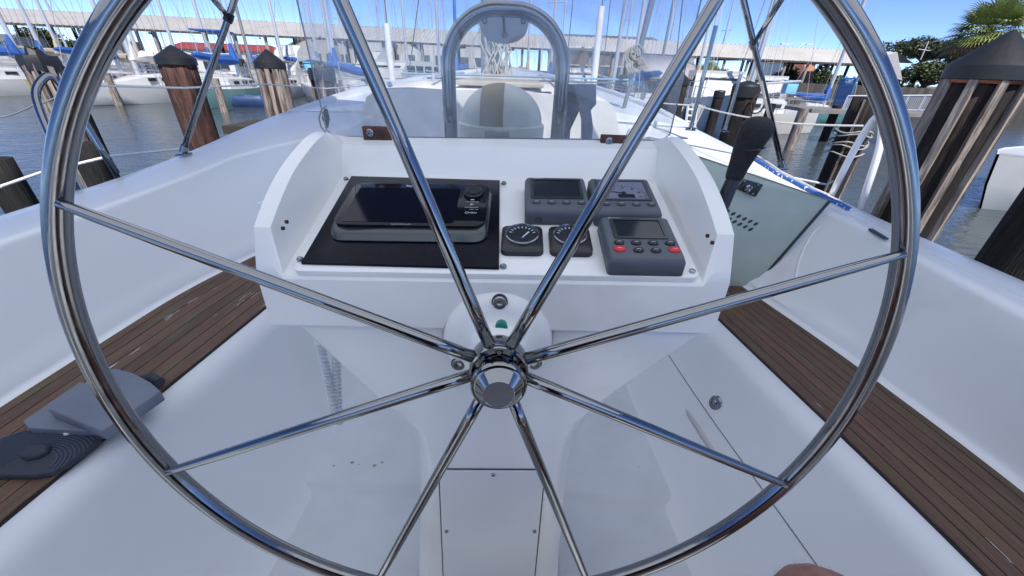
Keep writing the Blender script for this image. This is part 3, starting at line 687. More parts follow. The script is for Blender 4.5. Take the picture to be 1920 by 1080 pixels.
# ================================================================ STARBOARD GLASS BOARD
bo = empty('washboard', at(1410, 540, y=1.43), 'greenish translucent acrylic washboard standing on the starboard seat, with latch and vent slots', 'washboard')
BY = 1.43
c4 = [at(1316, 298, y=BY), at(1556, 376, y=BY), at(1412, 541, y=BY), at(1300, 541, y=BY)]
ctr = c4[0]-V(.10, 0, -.03); q = [ctr, c4[1], c4[2], V(ctr.x, BY, c4[2].z)]
dcol = glass_mat('tinted_acrylic', (.55, .64, .61), .55, hcol=(.60, .67, .60), ns=1.5, nd=0)
mb = MB(); mb.add(q+[p+V(0, .010, 0) for p in q], [(0, 1, 2, 3), (7, 6, 5, 4), (0, 4, 5, 1), (1, 5, 6, 2), (2, 6, 7, 3), (3, 7, 4, 0)], False)
mb.build('board', dcol, bo)
mb = MB(); mb.tube([q[1]+V(0, .0, 0), q[2]], .0065, 6); mb.build('dark_edge', mat('edge_green', (.012, .022, .022), .3), bo)
mb = MB(); mb.tube([q[0], q[1]], .0025, 6); mb.build('top_edge', mat('edge_top', (.22, .22, .19), .5), bo)
def bp_(px, py, off=0): return at(px, py, y=BY-off)
lq = [bp_(1394, 335, .002), bp_(1428, 345, .002), bp_(1413, 368, .002), bp_(1381, 354, .002)]
mb = MB(); mb.add([p for p in lq]+[p-V(0, .014, 0) for p in lq], [(0, 1, 2, 3), (7, 6, 5, 4), (0, 4, 5, 1), (1, 5, 6, 2), (2, 6, 7, 3), (3, 7, 4, 0)], False)
lt = mb.build('latch', black, bo, bevel=.002)
MB().lathe([(.014, 0), (.014, .006), (.009, .009), (.006, .005), (0, .005)], alongM(bp_(1402, 353, .016), (0, -1, 0)), 20).build('lock', steel, lt)
for p in ((1421, 346), (1411, 363), (1396, 339)): MB().lathe([(.005, 0), (.004, .003), (0, .003)], alongM(bp_(*p, .016), (0, -1, 0)), 10).build('screw', steel, lt)
for i in range(6):
    for (x0, y0, ddx, ddy) in ((1364, 396, 10.6, 4.8), (1367, 411, 10.1, 4.7)):
        if y0 > 400 and i == 5: continue
        c = bp_(x0+ddx*i, y0+ddy*i, .0002); M_ = frame(c, V(.83, 0, .55), V(-.55, 0, .83), V(0, -1, 0))
        MB().prism([(x*.0095, y*.0055) for x, y in arc((0, 0), 1, 0, 2*math.pi, 14)[:-1]], 0, .0016, M_).build('vent_slot', mat('slot_dark', (.03, .045, .045), .4), bo)
MB().lathe([(.020, -.02), (.020, .012), (.012, .016), (0, .016)], alongM(at(1306, 303, y=1.62), (-.2, -.9, .3)), 18).build('knob', mat('knob_dark', (.06, .07, .08), .4), bo)

# ================================================================ BIMINI (unseen canvas shaped for the shade it casts, frame legs at both sides)
bi = empty('bimini_top', V(0, .2, .78), 'pale grey canvas awning stretched over the cockpit on steel tube legs', 'awning')
cvm = mat('canvas_diffuser', (.75, .75, .73), .8)
t = cvm.node_tree; b = t.nodes['Principled BSDF']; tl = t.nodes.new('ShaderNodeBsdfTranslucent'); tl.inputs[0].default_value = (.82, .85, .88, 1)
mx = t.nodes.new('ShaderNodeMixShader'); mx.inputs[0].default_value = .85; t.links.new(b.outputs[0], mx.inputs[1]); t.links.new(tl.outputs[0], mx.inputs[2]); t.links.new(mx.outputs[0], t.nodes['Material Output'].inputs[0])  # translucency raised so the unseen canvas brightens the cockpit
mb = MB(); rs = []
for i in range(13):
    u = i/12; x = lerp(-1.75, 1.72, u); yf = lerp(3.0, .72, u)  # forward edge skewed to lay the shade diagonally across the deck
    rs.append([V(x, lerp(-1.35, yf, j/10), .62+.22*(1-(2*u-1)**2)-.03*math.cos(j*math.pi/2.5)) for j in range(11)])
mb.add([p for r in rs for p in r], [(i*11+j, i*11+j+1, (i+1)*11+j+1, (i+1)*11+j) for i in range(12) for j in range(10)])
mb.build('canvas', cvm, bi)
def bleg(base, topv, joint, jt2, nm):
    d = (topv-base).normalized(); tp_ = base+d*((.66-base.z)/d.z)
    lg = MB().tube([base, tp_], .0125, 16).build('leg', steel, bi, auto=False)
    MB().lathe([(.016, -.005), (.016, .028), (.013, .030)], alongM(base, d), 16).build('socket', steel, lg)
    MB().box(base+V(0, 0, -.012), (.045, .05, .01)).build('foot', steel, lg, bevel=.003)
    MB().lathe([(.017, -.018), (.018, 0), (.017, .018)], alongM(joint, d), 16).build('collar', black if nm == 'l' else steel, lg)
    MB().tube([joint, jt2], .010, 12).build('brace', steel, lg, auto=False)
bl = at(343, 284, z=-.385); tl_ = at(440, 0, y=1.95); jl = at(430, 33, y=1.95)
jl = bl+(tl_-bl)*((jl-bl).dot(tl_-bl)/(tl_-bl).length_squared)
bleg(bl, tl_, jl, at(395, -8, y=1.55), 'l')
br = at(1466, 310, z=-.375); tr_ = at(1394, 0, y=2.0); jr = at(1415, 82, y=2.0); jr = br+(tr_-br)*((jr-br).dot(tr_-br)/(tr_-br).length_squared)
bleg(br, tr_, jr, at(1468, -6, y=1.6), 'r')

# ================================================================ STANCHIONS, RAILS, LIFELINES, ROPES
def rail(name, label, px, r, mt, group=None, cat='rail'):
    pts = [at(a, b, **k) for a, b, k in px]
    # smooth the corners
    out = []
    for i in range(len(pts)):
        if 0 < i < len(pts)-1:
            a, b, c = pts[i-1], pts[i], pts[i+1]
            for k in range(7):
                t_ = k/6; p0 = b+(a-b)*.42; p2 = b+(c-b)*.42; out.append(p0*(1-t_)**2+b*2*t_*(1-t_)+p2*t_**2)
        else: out.append(pts[i])
    o = MB().tube(out, r, 16).build(name, mt, auto=False); tag(o, label, cat, group); return o
rail('stern_rail', 'polished steel hoop rail standing on the port coaming, left of the wheel', [(218, 325, dict(y=1.62)), (165, 240, dict(y=1.62)), (98, 130, dict(y=1.62)), (62, 168, dict(y=1.55)), (80, 225, dict(y=1.5)), (142, 355, dict(y=1.42))], .0125, steel)
rail('stern_rail', 'white steel hoop rail standing on the starboard coaming', [(1556, 372, dict(y=1.63)), (1605, 272, dict(y=1.66)), (1650, 205, dict(y=1.64)), (1656, 262, dict(y=1.56)), (1612, 392, dict(y=1.5))], .0125, mat('rail_white', (.75, .75, .74), .25, metal=.3))
def sline(name, label, px, r, mt, cat, sag=0, **k):
    pts = [at(a, b, **kk) for a, b, kk in px]; o = []
    for a, b in zip(pts, pts[1:]):
        for i in range(8): t_ = i/8; o.append(a.lerp(b, t_)-V(0, 0, sag*4*t_*(1-t_)*(a-b).length))
    o.append(pts[-1]); return tag(MB().tube(o, r, 8).build(name, mt), label, cat)
sline('lifeline', 'white coated lifeline running along the port side past the capped pilings', [(150, 160, dict(y=1.9)), (345, 165, dict(y=2.0)), (500, 158, dict(y=2.9)), (612, 166, dict(y=3.4)), (705, 158, dict(y=5.0))], .0042, rope_m, 'rope')
sline('lifeline', 'white coated lifeline along the starboard side from windscreen to the far hoop rail', [(1175, 185, dict(y=3.6)), (1308, 198, dict(y=3.0)), (1415, 222, dict(y=2.4)), (1465, 230, dict(y=2.2)), (1618, 236, dict(y=1.9))], .0045, rope_m, 'rope', sag=.01)
sline('mooring_line', 'thin white line from the edge of the port coaming over the water', [(0, 350, dict(y=1.6)), (75, 324, dict(y=1.75)), (205, 293, dict(y=1.95)), (340, 279, dict(y=1.98))], .0065, rope_m, 'rope')
sline('mooring_line', 'grey line sagging from the left edge to the steel hoop rail', [(-10, 222, dict(y=2.4)), (62, 198, dict(y=2.0)), (110, 180, dict(y=1.8))], .0035, mat('line_grey', (.35, .35, .36), .7), 'rope', sag=.01)
sline('mooring_line', 'thin white line with knots from the bimini foot to the dark hooded piling', [(1468, 330, dict(y=2.05)), (1500, 336, dict(y=2.2)), (1550, 346, dict(y=2.4)), (1562, 340, dict(y=2.5))], .006, rope_m, 'rope')
# blue flecked rope lying on the starboard rail
bp2 = [(1412, 296), (1435, 310), (1458, 326), (1490, 342), (1520, 358), (1548, 370), (1578, 384), (1592, 392)]
sline('rope', 'blue rope with white flecks lying along the edge of the starboard coaming', [(a, b, dict(y=on_top(a, b, .009).y)) for a, b in bp2], .009, rope_b, 'rope')
sline('rope', 'thin white cord lying beside the blue flecked rope on the starboard rail', [(a+6, b-5, dict(y=on_top(a+6, b-5, .006).y)) for a, b in bp2[:6]], .0035, rope_m, 'rope')
for nm, p0, p1, c_ in (('upper', (752, 137), (1190, 150), 'line_blue'), ('lower', (800, 146), (1175, 156), 'line_slate')):
    sline('rope', nm+' blue-grey line stretched across the foredeck, seen through the windscreen', [(p0[0], p0[1], dict(y=3.4)), (p1[0], p1[1], dict(y=3.6))], .007, mat(c_, (.22, .34, .46) if nm == 'upper' else (.12, .15, .2), .7), 'rope')
# forward stanchions
for i, (bx, by, tx, ty, y, lb) in enumerate([(1352, 245, 1396, 195, 2.6, 0), (1180, 240, 1200, 155, 3.6, 0), (612, 240, 600, 200, 2.9, 0)]): pass
def stanchion(base, h, label, r=.011):
    e = empty('stanchion', base, label, 'stanchion'); MB().tube([base, base+V(0, 0, h)], r, 10).build('post', steel, e); MB().lathe([(.03, 0), (.028, .006), (.014, .012), (.013, .04)], Matrix.Translation(base), 14).build('base', steel, e)
b_ = at(1294, 244, z=-.27); stanchion(b_, .50, 'slim steel lifeline post on the starboard deck just right of the windscreen')
b_ = at(1358, 247, z=-.335); stanchion(b_, .36, 'short steel post at the starboard rail by the white ladder')
# white chain plate cable loop on port coaming near windscreen
pts = [(612, 198), (603, 205), (598, 222), (602, 238), (612, 250), (622, 258)]
sline('cable', 'thin grey cable looping down beside the left edge of the windscreen', [(a, b, dict(y=1.0)) for a, b in pts], .002, mat('cable_g', (.30, .31, .28), .6), 'cable')
sk = MB().tube([at(611, 204, y=.95), at(611, 222, y=.95), at(614, 240, y=.95)], [.004, .009, .002], 8); tag(sk.build('clip', black), 'small black clip hanging at the left edge of the windscreen', 'clip')
# own mast, shrouds with white covers, halyards
mx_ = at(925, 140, y=4.6)
msd = empty('mast', V(mx_.x, 4.6, -.08), 'own grey mast with frayed rope bundle, seen through the hoop', 'mast')
MB().tube([V(mx_.x-.03, 4.6, -.1), V(mx_.x-.03, 4.6, 9)], .10, 16).build('spar', mat('spar_grey', (.36, .36, .36), .4, metal=.3), msd)
rp = MB(); rnd = random.Random(3)
for i in range(22):
    x = mx_.x+rnd.uniform(-.17, .15); y = 4.6-rnd.uniform(.1, .2); pts = [V(x+rnd.uniform(-.02, .02)+.04*math.sin(k*.9+i), y, -.05+.42*k/6.) for k in range(8)]
    rp.tube(pts, .008, 5)
rp.build('halyards', mat('halyard', (.55, .53, .48), .8, var=.4, vscale=20), msd)
bt_ = MB(); bt_.box((mx_.x-.02, 4.55, -.075), (.46, .3, .05)); bt_.build('mast_step', mat('step_tan', (.55, .48, .38), .7), msd)
def shroud(label, p0, p1, y, cover=None):
    b = at(*p1, y=y); t_ = at(*p0, y=y); d = (t_-b).normalized(); top = b+d*7
    e = empty('shroud', b, label, 'rigging'); MB().tube([b, top], .005, 6).build('wire', mat('wire_dark', (.14, .14, .16), .4, metal=.5), e)
    if cover: c0, c1 = at(*cover[0], y=y), at(*cover[1], y=y); MB().tube([c0, c1], .030, 12).build('cover', mat('pvc_white', (.75, .75, .74), .5), e)
shroud('port rigging wire with thick white tube cover, seen through the windscreen', (721, 0), (736, 152), 4.2, ((736, 152), (724, 44)))
shroud('starboard rigging wire with thick white tube cover, right of the hoop', (1130, 0), (1113, 158), 4.2, ((1113, 158), (1128, 12)))
shroud('bare port rigging wire between the white tube and the hoop', (785, 0), (768, 128), 4.6)
shroud('bare starboard rigging wire close to the right leg of the hoop', (1074, 0), (1060, 152), 4.8)
shroud('thin bare starboard rigging wire right of the white tube cover', (1145, 0), (1128, 150), 5.2)
shroud('thin dark rigging wire near the right edge of the windscreen', (1280, -2), (1262, 165), 4.0)
e = empty('backstay_tube', at(1170, 200, y=3.4), 'dark grey tube with a bundle of rope halfway, leaning behind the right of the windscreen', 'rigging')
MB().tube([at(1170, 202, y=3.4), at(1188, 132, y=3.4), at(1198, 100, y=3.4), at(1224, -5, y=3.4)], [.016, .016, .020, .022], 10).build('tube', mat('grey_tube', (.16, .18, .2), .4), e)
rb = MB()
for i in range(9):
    c = at(1190+rnd.uniform(-7, 7), 112+rnd.uniform(-14, 14), y=3.37); rb.tube([c+V(.05*math.cos(k), .02*math.sin(k*1.3), .05*math.sin(k)) for k in [j*.7 for j in range(9)]], .009, 6)
rb.build('rope_bundle', mat('bundle_rope', (.28, .27, .25), .8), e)

# ================================================================ SMALL THINGS IN THE COCKPIT
def coil(label, pts, r, turns, rc):
    P_ = []; n = turns*12
    for i in range(n+1):
        t_ = i/n*(len(pts)-1); k = min(int(t_), len(pts)-2); f = t_-k; c = pts[k].lerp(pts[k+1], f); a = i/12*2*math.pi
        P_.append(c+V(math.cos(a)*r, math.sin(a)*r, 0))
    o = MB().tube(P_, rc, 6).build('coiled_cord', cord_m); return tag(o, label, 'cord', 'coiled cords under the pod')
coil('longer grey coiled cord under the port side of the pod, the left one', [at(598, 636, y=.60), at(611, 690, y=.60), at(620, 735, y=.60), at(630, 790, y=.60)], .0070, 22, .0024)
coil('grey coiled cord under the port side of the pod, nearer the column', [at(630, 668, y=.61), at(632, 730, y=.61), at(636, 792, y=.61)], .0072, 18, .0024)
vh = at(497, 392, y=.60); o = MB().lathe([(.008, 0), (.010, .008), (.010, .018), (.009, .024), (0, .025)], alongM(vh-V(-.006, 0, .010), (-.3, 0, 1)), 18).build('microphone', gel); tag(o, 'small white handset clipped to the outer port side of the pod', 'microphone')
# grey lids
def slab(name, label, pts, z, h, mt, cat, group=None, lip=.004):
    q = [at(a, b, z=z+h) for a, b in pts]; c = sum(q, V(0, 0, 0))/len(q); n = len(q); mb = MB()
    mb.rings([[V(p.x, p.y, z) for p in q], [V(p.x, p.y, z+h-lip) for p in q], [V(*(c+(p-c)*.985).xy, z+h) for p in q]], True, smooth=False)
    return tag(mb.build(name, mt, bevel=.0025, seg=2), label, cat, group)
slab('plastic_lid', 'larger flat grey-blue lid lying on top of the other, on the port teak seat', [(88, 766), (205, 693), (216, 690), (248, 698), (282, 716), (301, 733), (190, 808)], SZ+.034, .030, greybox, 'lid')
slab('plastic_lid', 'flat grey-blue lid underneath, half hidden by the lid on top of it', [(41, 789), (150, 715), (250, 740), (180, 808), (52, 802)], SZ+.004, .029, greybox, 'lid')
hz = MB().tube([at(255, 716, z=SZ+.022), at(285, 709, z=SZ+.020), at(300, 717, z=SZ+.018)], [.014, .014, .012], 12); tag(hz.build('tube_end', rubber), 'dark rubber tube end poking out from under the upper grey lid', 'tube')
# ribbed mat / flip-flop
ff = empty('ribbed_boot_sole', at(80, 850, z=SZ), 'dark blue rubber sole with curved ribs lying on the port seat beside the grey lids', 'footwear')
q = [(-60, 840), (-10, 826), (45, 806), (180, 810), (186, 822), (150, 850), (118, 872), (96, 884), (60, 890), (0, 890), (-60, 894)]
qq = [at(a, b, z=SZ+.018) for a, b in q]; mb = MB(); mb.rings([[V(p.x, p.y, SZ+.001) for p in qq], [V(p.x, p.y, SZ+.016) for p in qq]], True, smooth=False); mb.build('sole', rubber, ff, bevel=.004)
rib = MB(); o0 = at(52, 872, z=SZ+.017)
for k in range(22):
    r0 = .035+.0055*k; P_ = []
    for j in range(40):
        a = R_(-10+5*j); p = o0+V(-math.cos(a)*r0*1.4, math.sin(a)*r0, 0)
        # inside test
        ins = False; n = len(qq)
        for i in range(n):
            a_, b_ = qq[i], qq[(i+1) % n]
            if (a_.y > p.y) != (b_.y > p.y) and p.x < (b_.x-a_.x)*(p.y-a_.y)/(b_.y-a_.y)+a_.x: ins = not ins
        if ins: P_.append(p)
        else:
            if len(P_) > 2: rib.tube(P_, .0016, 5)
            P_ = []
    if len(P_) > 2: rib.tube(P_, .0016, 5)
rib.build('ribs', mat('rib_rubber', (.05, .065, .10), .6), ff)
mb = MB().lathe([(.024, .0), (.023, .008), (.019, .012), (0, .0125)], Matrix.Translation(at(70, 850, z=SZ+.016)) @ Matrix.Diagonal((1.1, .8, 1, 1)), 8); mb.build('heel_block', rubber, ff, bevel=.002)
MB().lathe([(.007, 0), (.006, .003), (0, .004)], Matrix.Translation(at(127, 812, z=SZ+.018)), 12).build('white_tag', whitepaint, ff)
pn_ = MB().tube([at(462, 458, z=SZ+.012), at(482, 451, z=SZ+.012)], .009, 10); tag(pn_.build('marker_pen', mat('pen_white', (.5, .52, .55), .4)), 'short white marker pen at the front end of the port teak seat', 'pen')

# ================================================================ PERSON (only a knee shows)
kn = at(1572, 1150, z=-.665)
arm = bpy.data.meshes.new('person'); skin = mat('skin', (.34, .17, .13), .55, col2=(.25, .11, .085), vscale=30, bump=.15, bscale=250)
vs = [V(.05, -.30, -.70), V(.18, -.27, -.70), V(.30, -.02, -.69), kn+V(-.01, -.02, 0), kn+V(.002, .012, -.035), V(kn.x+.01, .27, -.90), V(kn.x+.01, .24, -1.10), V(kn.x+.02, .30, -1.145), V(kn.x+.03, .38, -1.16),
      V(-.10, -.27, -.70), V(-.18, -.02, -.69), V(-.22, .12, -.69), V(-.22, .10, -.90), V(-.22, .03, -1.10), V(-.22, .09, -1.145), V(-.22, .16, -1.16),
      V(.04, -.34, -.52), V(.03, -.36, -.30), V(.0, -.36, -.10), V(0, -.36, .02), V(0, -.34, .14), V(.19, -.34, -.12), V(.27, -.22, -.34), V(.10, -.085, -.05), V(-.19, -.34, -.12), V(-.27, -.22, -.34), V(-.10, -.085, -.05)]
es = [(0, 1), (1, 2), (2, 3), (3, 4), (4, 5), (5, 6), (6, 7), (7, 8), (0, 9), (9, 10), (10, 11), (11, 12), (12, 13), (13, 14), (14, 15), (0, 16), (16, 17), (17, 18), (18, 19), (19, 20), (18, 21), (21, 22), (22, 23), (18, 24), (24, 25), (25, 26)]
rad = [.12, .10, .09, .088, .082, .052, .038, .04, .03, .10, .085, .066, .052, .038, .04, .03, .13, .15, .13, .055, .10, .07, .045, .035, .07, .045, .035]
arm.from_pydata([tuple(v) for v in vs], es, []); pe = bpy.data.objects.new('person', arm); scene.collection.objects.link(pe)
sm_ = pe.modifiers.new('skin', 'SKIN'); sm_.use_smooth_shade = True; ss = pe.modifiers.new('s', 'SUBSURF'); ss.levels = 2; ss.render_levels = 2
for i, r in enumerate(rad): arm.skin_vertices[0].data[i].radius = (r, r)
arm.skin_vertices[0].data[0].use_root = True; arm.materials.append(skin)
bpy.context.view_layer.update()
dg = bpy.context.evaluated_depsgraph_get(); me = bpy.data.meshes.new_from_object(pe.evaluated_get(dg)); pe.modifiers.clear(); pe.data = me
tag(pe, 'seated person of whom only a bare hairy knee shows at the bottom edge', 'person')
hair = MB(); rnd = random.Random(9)
for p in me.polygons:
    if (p.center-kn).length < .17:
        for _ in range(10):
            c = p.center+V(rnd.uniform(-1, 1), rnd.uniform(-1, 1), rnd.uniform(-1, 1))*.006; n_ = p.normal; d = (n_*.6+V(rnd.uniform(-.5, .5), rnd.uniform(-.1, .8), rnd.uniform(-.8, .1))).normalized(); L_ = rnd.uniform(.006, .012); s_ = d.cross(n_).normalized()*.00012 if d.cross(n_).length > 0 else V(.0001, 0, 0)
            hair.add([c-s_, c+s_, c+d*L_], [(0, 1, 2)], False)
hair.build('leg_hair', mat('leg_hair', (.20, .11, .07), .6), pe)
shirt = MB(); shirt.lathe([(.17, -.74), (.185, -.55), (.20, -.35), (.205, -.16), (.15, -.05), (.07, -.01)], Matrix.Translation((.02, -.35, 0)) @ Matrix.Diagonal((1.15, .85, 1, 1)), 24); shirt.tube([V(.17, -.35, -.10), V(.23, -.28, -.23), V(.265, -.22, -.32)], [.09, .075, .065], 12); shirt.tube([V(-.17, -.35, -.10), V(-.23, -.28, -.23), V(-.265, -.22, -.32)], [.09, .075, .065], 12); shirt.build('shirt', mat('shirt_navy', (.012, .016, .03), .8), pe)
# ================================================================ PILINGS
def piling(label, xl, xr, pyb, pyt, y, mt, cap='cone', battens=0, bm_=None, lean=0, group=None, phase=0, bw=1):
    px = (xl+xr)/2; c = at(px, pyb, y=y); x, yy = c.x, c.y; ztop = c.z; full = (at(xr, pyb, y=y)-at(xl, pyb, y=y)).x/2
    rad = full/(1.26 if battens and cap else 1.12) if cap else full; hc = at(px, pyt, y=y).z-ztop
    e = empty('piling', V(x, yy, WZ), label, 'piling', group)
    rnd = random.Random(int(px)); N_ = 22; rs = []
    off = [rnd.uniform(-.05, .05) for _ in range(N_)]
    for i in range(15):
        z = lerp(WZ-.6, ztop, i/14)
        rs.append([V(x+lean*(z-WZ)+rad*(1+off[k]+.02*math.sin(i*1.7+k*2.1))*math.cos(2*math.pi*k/N_), yy+rad*(1+off[k]+.02*math.sin(i+k))*math.sin(2*math.pi*k/N_), z) for k in range(N_)])
    MB().rings(rs, True).build('shaft', mt, e, auto=False)
    xt = x+lean*(ztop-WZ)
    for k in range(battens):
        a = phase+2*math.pi*k/battens+rnd.uniform(-.06, .06); wd = rad*rnd.uniform(.26, .40)*bw; th = rad*.10; zb_ = WZ+rnd.choice((-.1, .0, .2)); zt_ = ztop-rnd.uniform(0, .03)
        r_ = rad*1.10; ca, sa = math.cos(a), math.sin(a); P_ = []
        for j in range(17):
            z = lerp(zb_, zt_, j/16); w_ = wd/2*(1+rnd.uniform(-.15, .15)); cx_, cy_ = x+lean*(z-WZ)+ca*r_, yy+sa*r_
            P_.append([V(cx_-sa*w_-ca*th, cy_+ca*w_-sa*th, z), V(cx_-sa*w_+ca*th, cy_+ca*w_+sa*th, z), V(cx_+sa*w_+ca*th, cy_-ca*w_+sa*th, z), V(cx_+sa*w_-ca*th, cy_-ca*w_-sa*th, z)])
        MB().rings(P_, True, smooth=False).build('batten', bm_ or wood_grey, e)
    if cap:
        cr_ = rad*(1.26 if battens else 1.12); M_ = Matrix.Translation((xt, yy, ztop))
        if cap == 'cone': pr = [(cr_*.96, -cr_*.36), (cr_, -cr_*.34), (cr_*.99, .0), (cr_*.07, hc*.97), (0, hc)]
        elif cap == 'low': pr = [(cr_, -.10), (cr_*1.02, 0), (cr_*.9, .02), (cr_*.1, hc), (0, hc)]
        else: pr = [(cr_, -.12), (cr_*1.03, -.02), (cr_*.95, .02), (cr_*.5, hc*.3), (cr_*.3, hc), (0, hc*.9)]
        cm = MB().lathe(pr, M_, 20 if cap != 'torn' else 9, cap=False)
        if cap == 'torn':
            cm.v = [(vx+(rnd.uniform(-.03, .03) if vz > ztop+.03 else 0), vy, vz+(rnd.uniform(-.04, .03) if vz > ztop+.03 else 0)) for vx, vy, vz in cm.v]
        cm.build('cap', capm, e, ang=24)
        MB().lathe([(cr_*.88, -cr_*.44), (cr_*.95, -cr_*.33)], M_, 18, cap=False).build('flashing', copper, e)
    return e
piling('batten-clad piling with a torn black cap at the far left', 42, 98, 108, 92, 4.6, wood_dark, 'torn', 13, phase=.2)
piling('dark piling with a torn cap half hidden behind the batten-clad one at far left', 94, 128, 133, 116, 6.2, wood_wet, 'torn')
piling('reddish-brown piling with an undamaged black cone cap, behind the port bimini leg', 296, 360, 108, 84, 4.6, wood_red, 'cone')
piling('piling in pale battens with black cone cap, left of the dented-cap piling', 478, 532, 117, 92, 4.9, wood_red, 'cone', 13, phase=.1, bw=1.2)
piling('piling with a dented black cap, beside the left edge of the windscreen', 579, 626, 131, 117, 6.0, wood_red, 'torn', 4, phase=3.4)
piling('dark capped piling seen between the starboard spoke and the white ladder', 1246, 1293, 149, 129, 5.2, wood_dark, 'cone')
piling('dark reddish capped piling with an iron ring, behind the throttle lever', 1376, 1426, 162, 151, 4.6, wood_dark, 'low')
piling('slim dark piling behind the white ladder', 1340, 1360, 172, 169, 8.5, wood_dark, 'low')
piling('flat-topped dark piling with ropes tied around it, behind the starboard hoop rail', 1604, 1652, 182, 180, 3.9, wood_dark, None, 3, phase=3.9, bw=.5)
bigp = piling('big black-capped piling with long pale battens, nearest on the starboard side', 1796, 1930, 124, 54, 2.0, wood_dark, 'cone', 9, phase=.12, bw=.62)
piling('black piling cut by the right edge of the photograph, in front of the white hull', 2085, 2235, 180, 180, 1.75, wood_wet, None, 0)
piling('dark stub piling at the left edge, in front of the water', -40, 10, 298, 296, 2.3, wood_wet, None, 0)
piling('dark stub piling seen between the wheel rim and the port hoop rail', 132, 172, 268, 266, 2.8, wood_wet, None, 0)
# ring on the piling, hoop ropes on the flat one
c = at(1421, 195, y=4.42); o = MB().tube([c+V(.07*math.cos(a), 0, .09*math.sin(a)) for a in [2*math.pi*k/16 for k in range(16)]], .008, 6, closed=True); tag(o.build('mooring_ring', mat('iron', (.05, .03, .025), .7)), 'rusty iron ring hanging on the reddish capped piling', 'ring')
rp = MB(); rnd = random.Random(11); pc_ = at(1605, 262, y=3.75)
for i in range(5):
    z = pc_.z+.06-.10*(i//2)-.03*(i%2); cxp = at(1628, 182, y=3.9).x; rp.tube([V(cxp+.15*math.cos(a), 3.9+.15*math.sin(a), z+.015*math.sin(3*a+i)) for a in [2*math.pi*k/20 for k in range(20)]], .007, 6, closed=True)
tag(rp.build('mooring_rope', mat('rope_dirty', (.5, .48, .44), .9, var=.4, vscale=30)), 'tangled pale ropes wound round the flat-topped piling', 'rope')

# ================================================================ COVERED SHED WITH POSTS
shed = empty('boat_shed', at(960, 110, y=34), 'long covered boat shed with pale corrugated roof and rows of posts', 'boat shed')
def corr():
    mt = mat('roof_metal', (.50, .48, .455), .6, var=.12, vscale=.5, stretch=(1, 1, 1))
    t = mt.node_tree; b = t.nodes['Principled BSDF']; tc = t.nodes.new('ShaderNodeTexCoord'); wv = t.nodes.new('ShaderNodeTexWave'); wv.inputs['Scale'].default_value = 1.0; wv.bands_direction = 'X'
    t.links.new(tc.outputs['Object'], wv.inputs[0]); bp = t.nodes.new('ShaderNodeBump'); bp.inputs['Strength'].default_value = 1; bp.inputs['Distance'].default_value = .05
    t.links.new(wv.outputs[1], bp.inputs['Height']); t.links.new(bp.outputs[0], b.inputs['Normal']); return mt
roofm = corr()
EZ = 1.75; ZR = 3.05
def eave(px, py): return at(px, py, z=EZ)
eL, eR = eave(-60, 38.5), eave(1600, 119)
rL, rR = at(-60, 12, z=ZR), at(1683, 98, z=ZR)
def onl(a, b, t_): return a.lerp(b, t_)
mb = MB(); NS = 60
# corrugated: real ridges along the slope
top, bot = [], []
for i in range(NS*6+1):
    t_ = i/(NS*6); h = .035*(1 if i % 2 else -1)
    top.append(onl(rL, rR, t_)+V(0, 0, h)); bot.append(onl(eL, eR, t_)+V(0, 0, h))
n = len(top); mb.add(top+bot, [(i, i+1, n+i+1, n+i) for i in range(n-1)], False)
d_ = (eR-eL).normalized(); pz = V(0, 0, 1)
back = [p+(p-q)*.6+V(0, 0, -1.3*(p.z-q.z)) for p, q in ((rL, eL), (rR, eR))]
mb.add([rL, rR, back[1], back[0]], [(0, 1, 2, 3)], False)
# hanging end slope at the right
g0 = at(1597, 118.5, z=EZ); g1 = at(1692, 151, z=.25)
mb.add([rR, eR, g1, rR+V(.1, 0, 0)], [(0, 1, 2)], False)
mb.build('roof', roofm, shed)
fas = MB(); fas.add([eL, eR, eR-V(0, 0, .16), eL-V(0, 0, .16)], [(0, 1, 2, 3)], False)
u0, u1 = eL-V(0, 0, .28), eR-V(0, 0, .28); fas.add([u0, u1, u1+V(0, .3, 0), u0+V(0, .3, 0)], [(0, 1, 2, 3)], False)
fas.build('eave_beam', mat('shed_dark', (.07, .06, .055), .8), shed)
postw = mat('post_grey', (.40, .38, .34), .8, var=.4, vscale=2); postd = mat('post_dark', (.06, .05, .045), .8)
fx = [-20, 48, 88, 148, 200, 283, 330, 380, 432, 500, 535, 585, 655, 700, 775, 850, 905, 990, 1040, 1110, 1180, 1250, 1290, 1345, 1375, 1437, 1492, 1545]
for i, px in enumerate(fx):
    t_ = (px+60)/1660; p = onl(eL, eR, t_)+V(0, .3, -.12); lean = 0
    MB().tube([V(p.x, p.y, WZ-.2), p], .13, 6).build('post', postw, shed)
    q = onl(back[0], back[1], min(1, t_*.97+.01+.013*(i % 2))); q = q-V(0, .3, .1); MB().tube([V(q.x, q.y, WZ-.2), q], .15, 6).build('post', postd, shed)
tr = MB()
for i in range(18):
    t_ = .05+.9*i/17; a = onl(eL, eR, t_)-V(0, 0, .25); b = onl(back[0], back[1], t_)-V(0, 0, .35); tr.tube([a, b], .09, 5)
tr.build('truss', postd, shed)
for px, py in ((313, 44), (575, 58), (805, 71), (1208, 93), (1578, 108)):
    a = at(px, py, z=2.4); v_ = MB(); v_.tube([a, a+V(.55, -.3, -.35)], .07, 5); v_.build('roof_lamp', mat('vent_d', (.12, .12, .11), .6), shed)

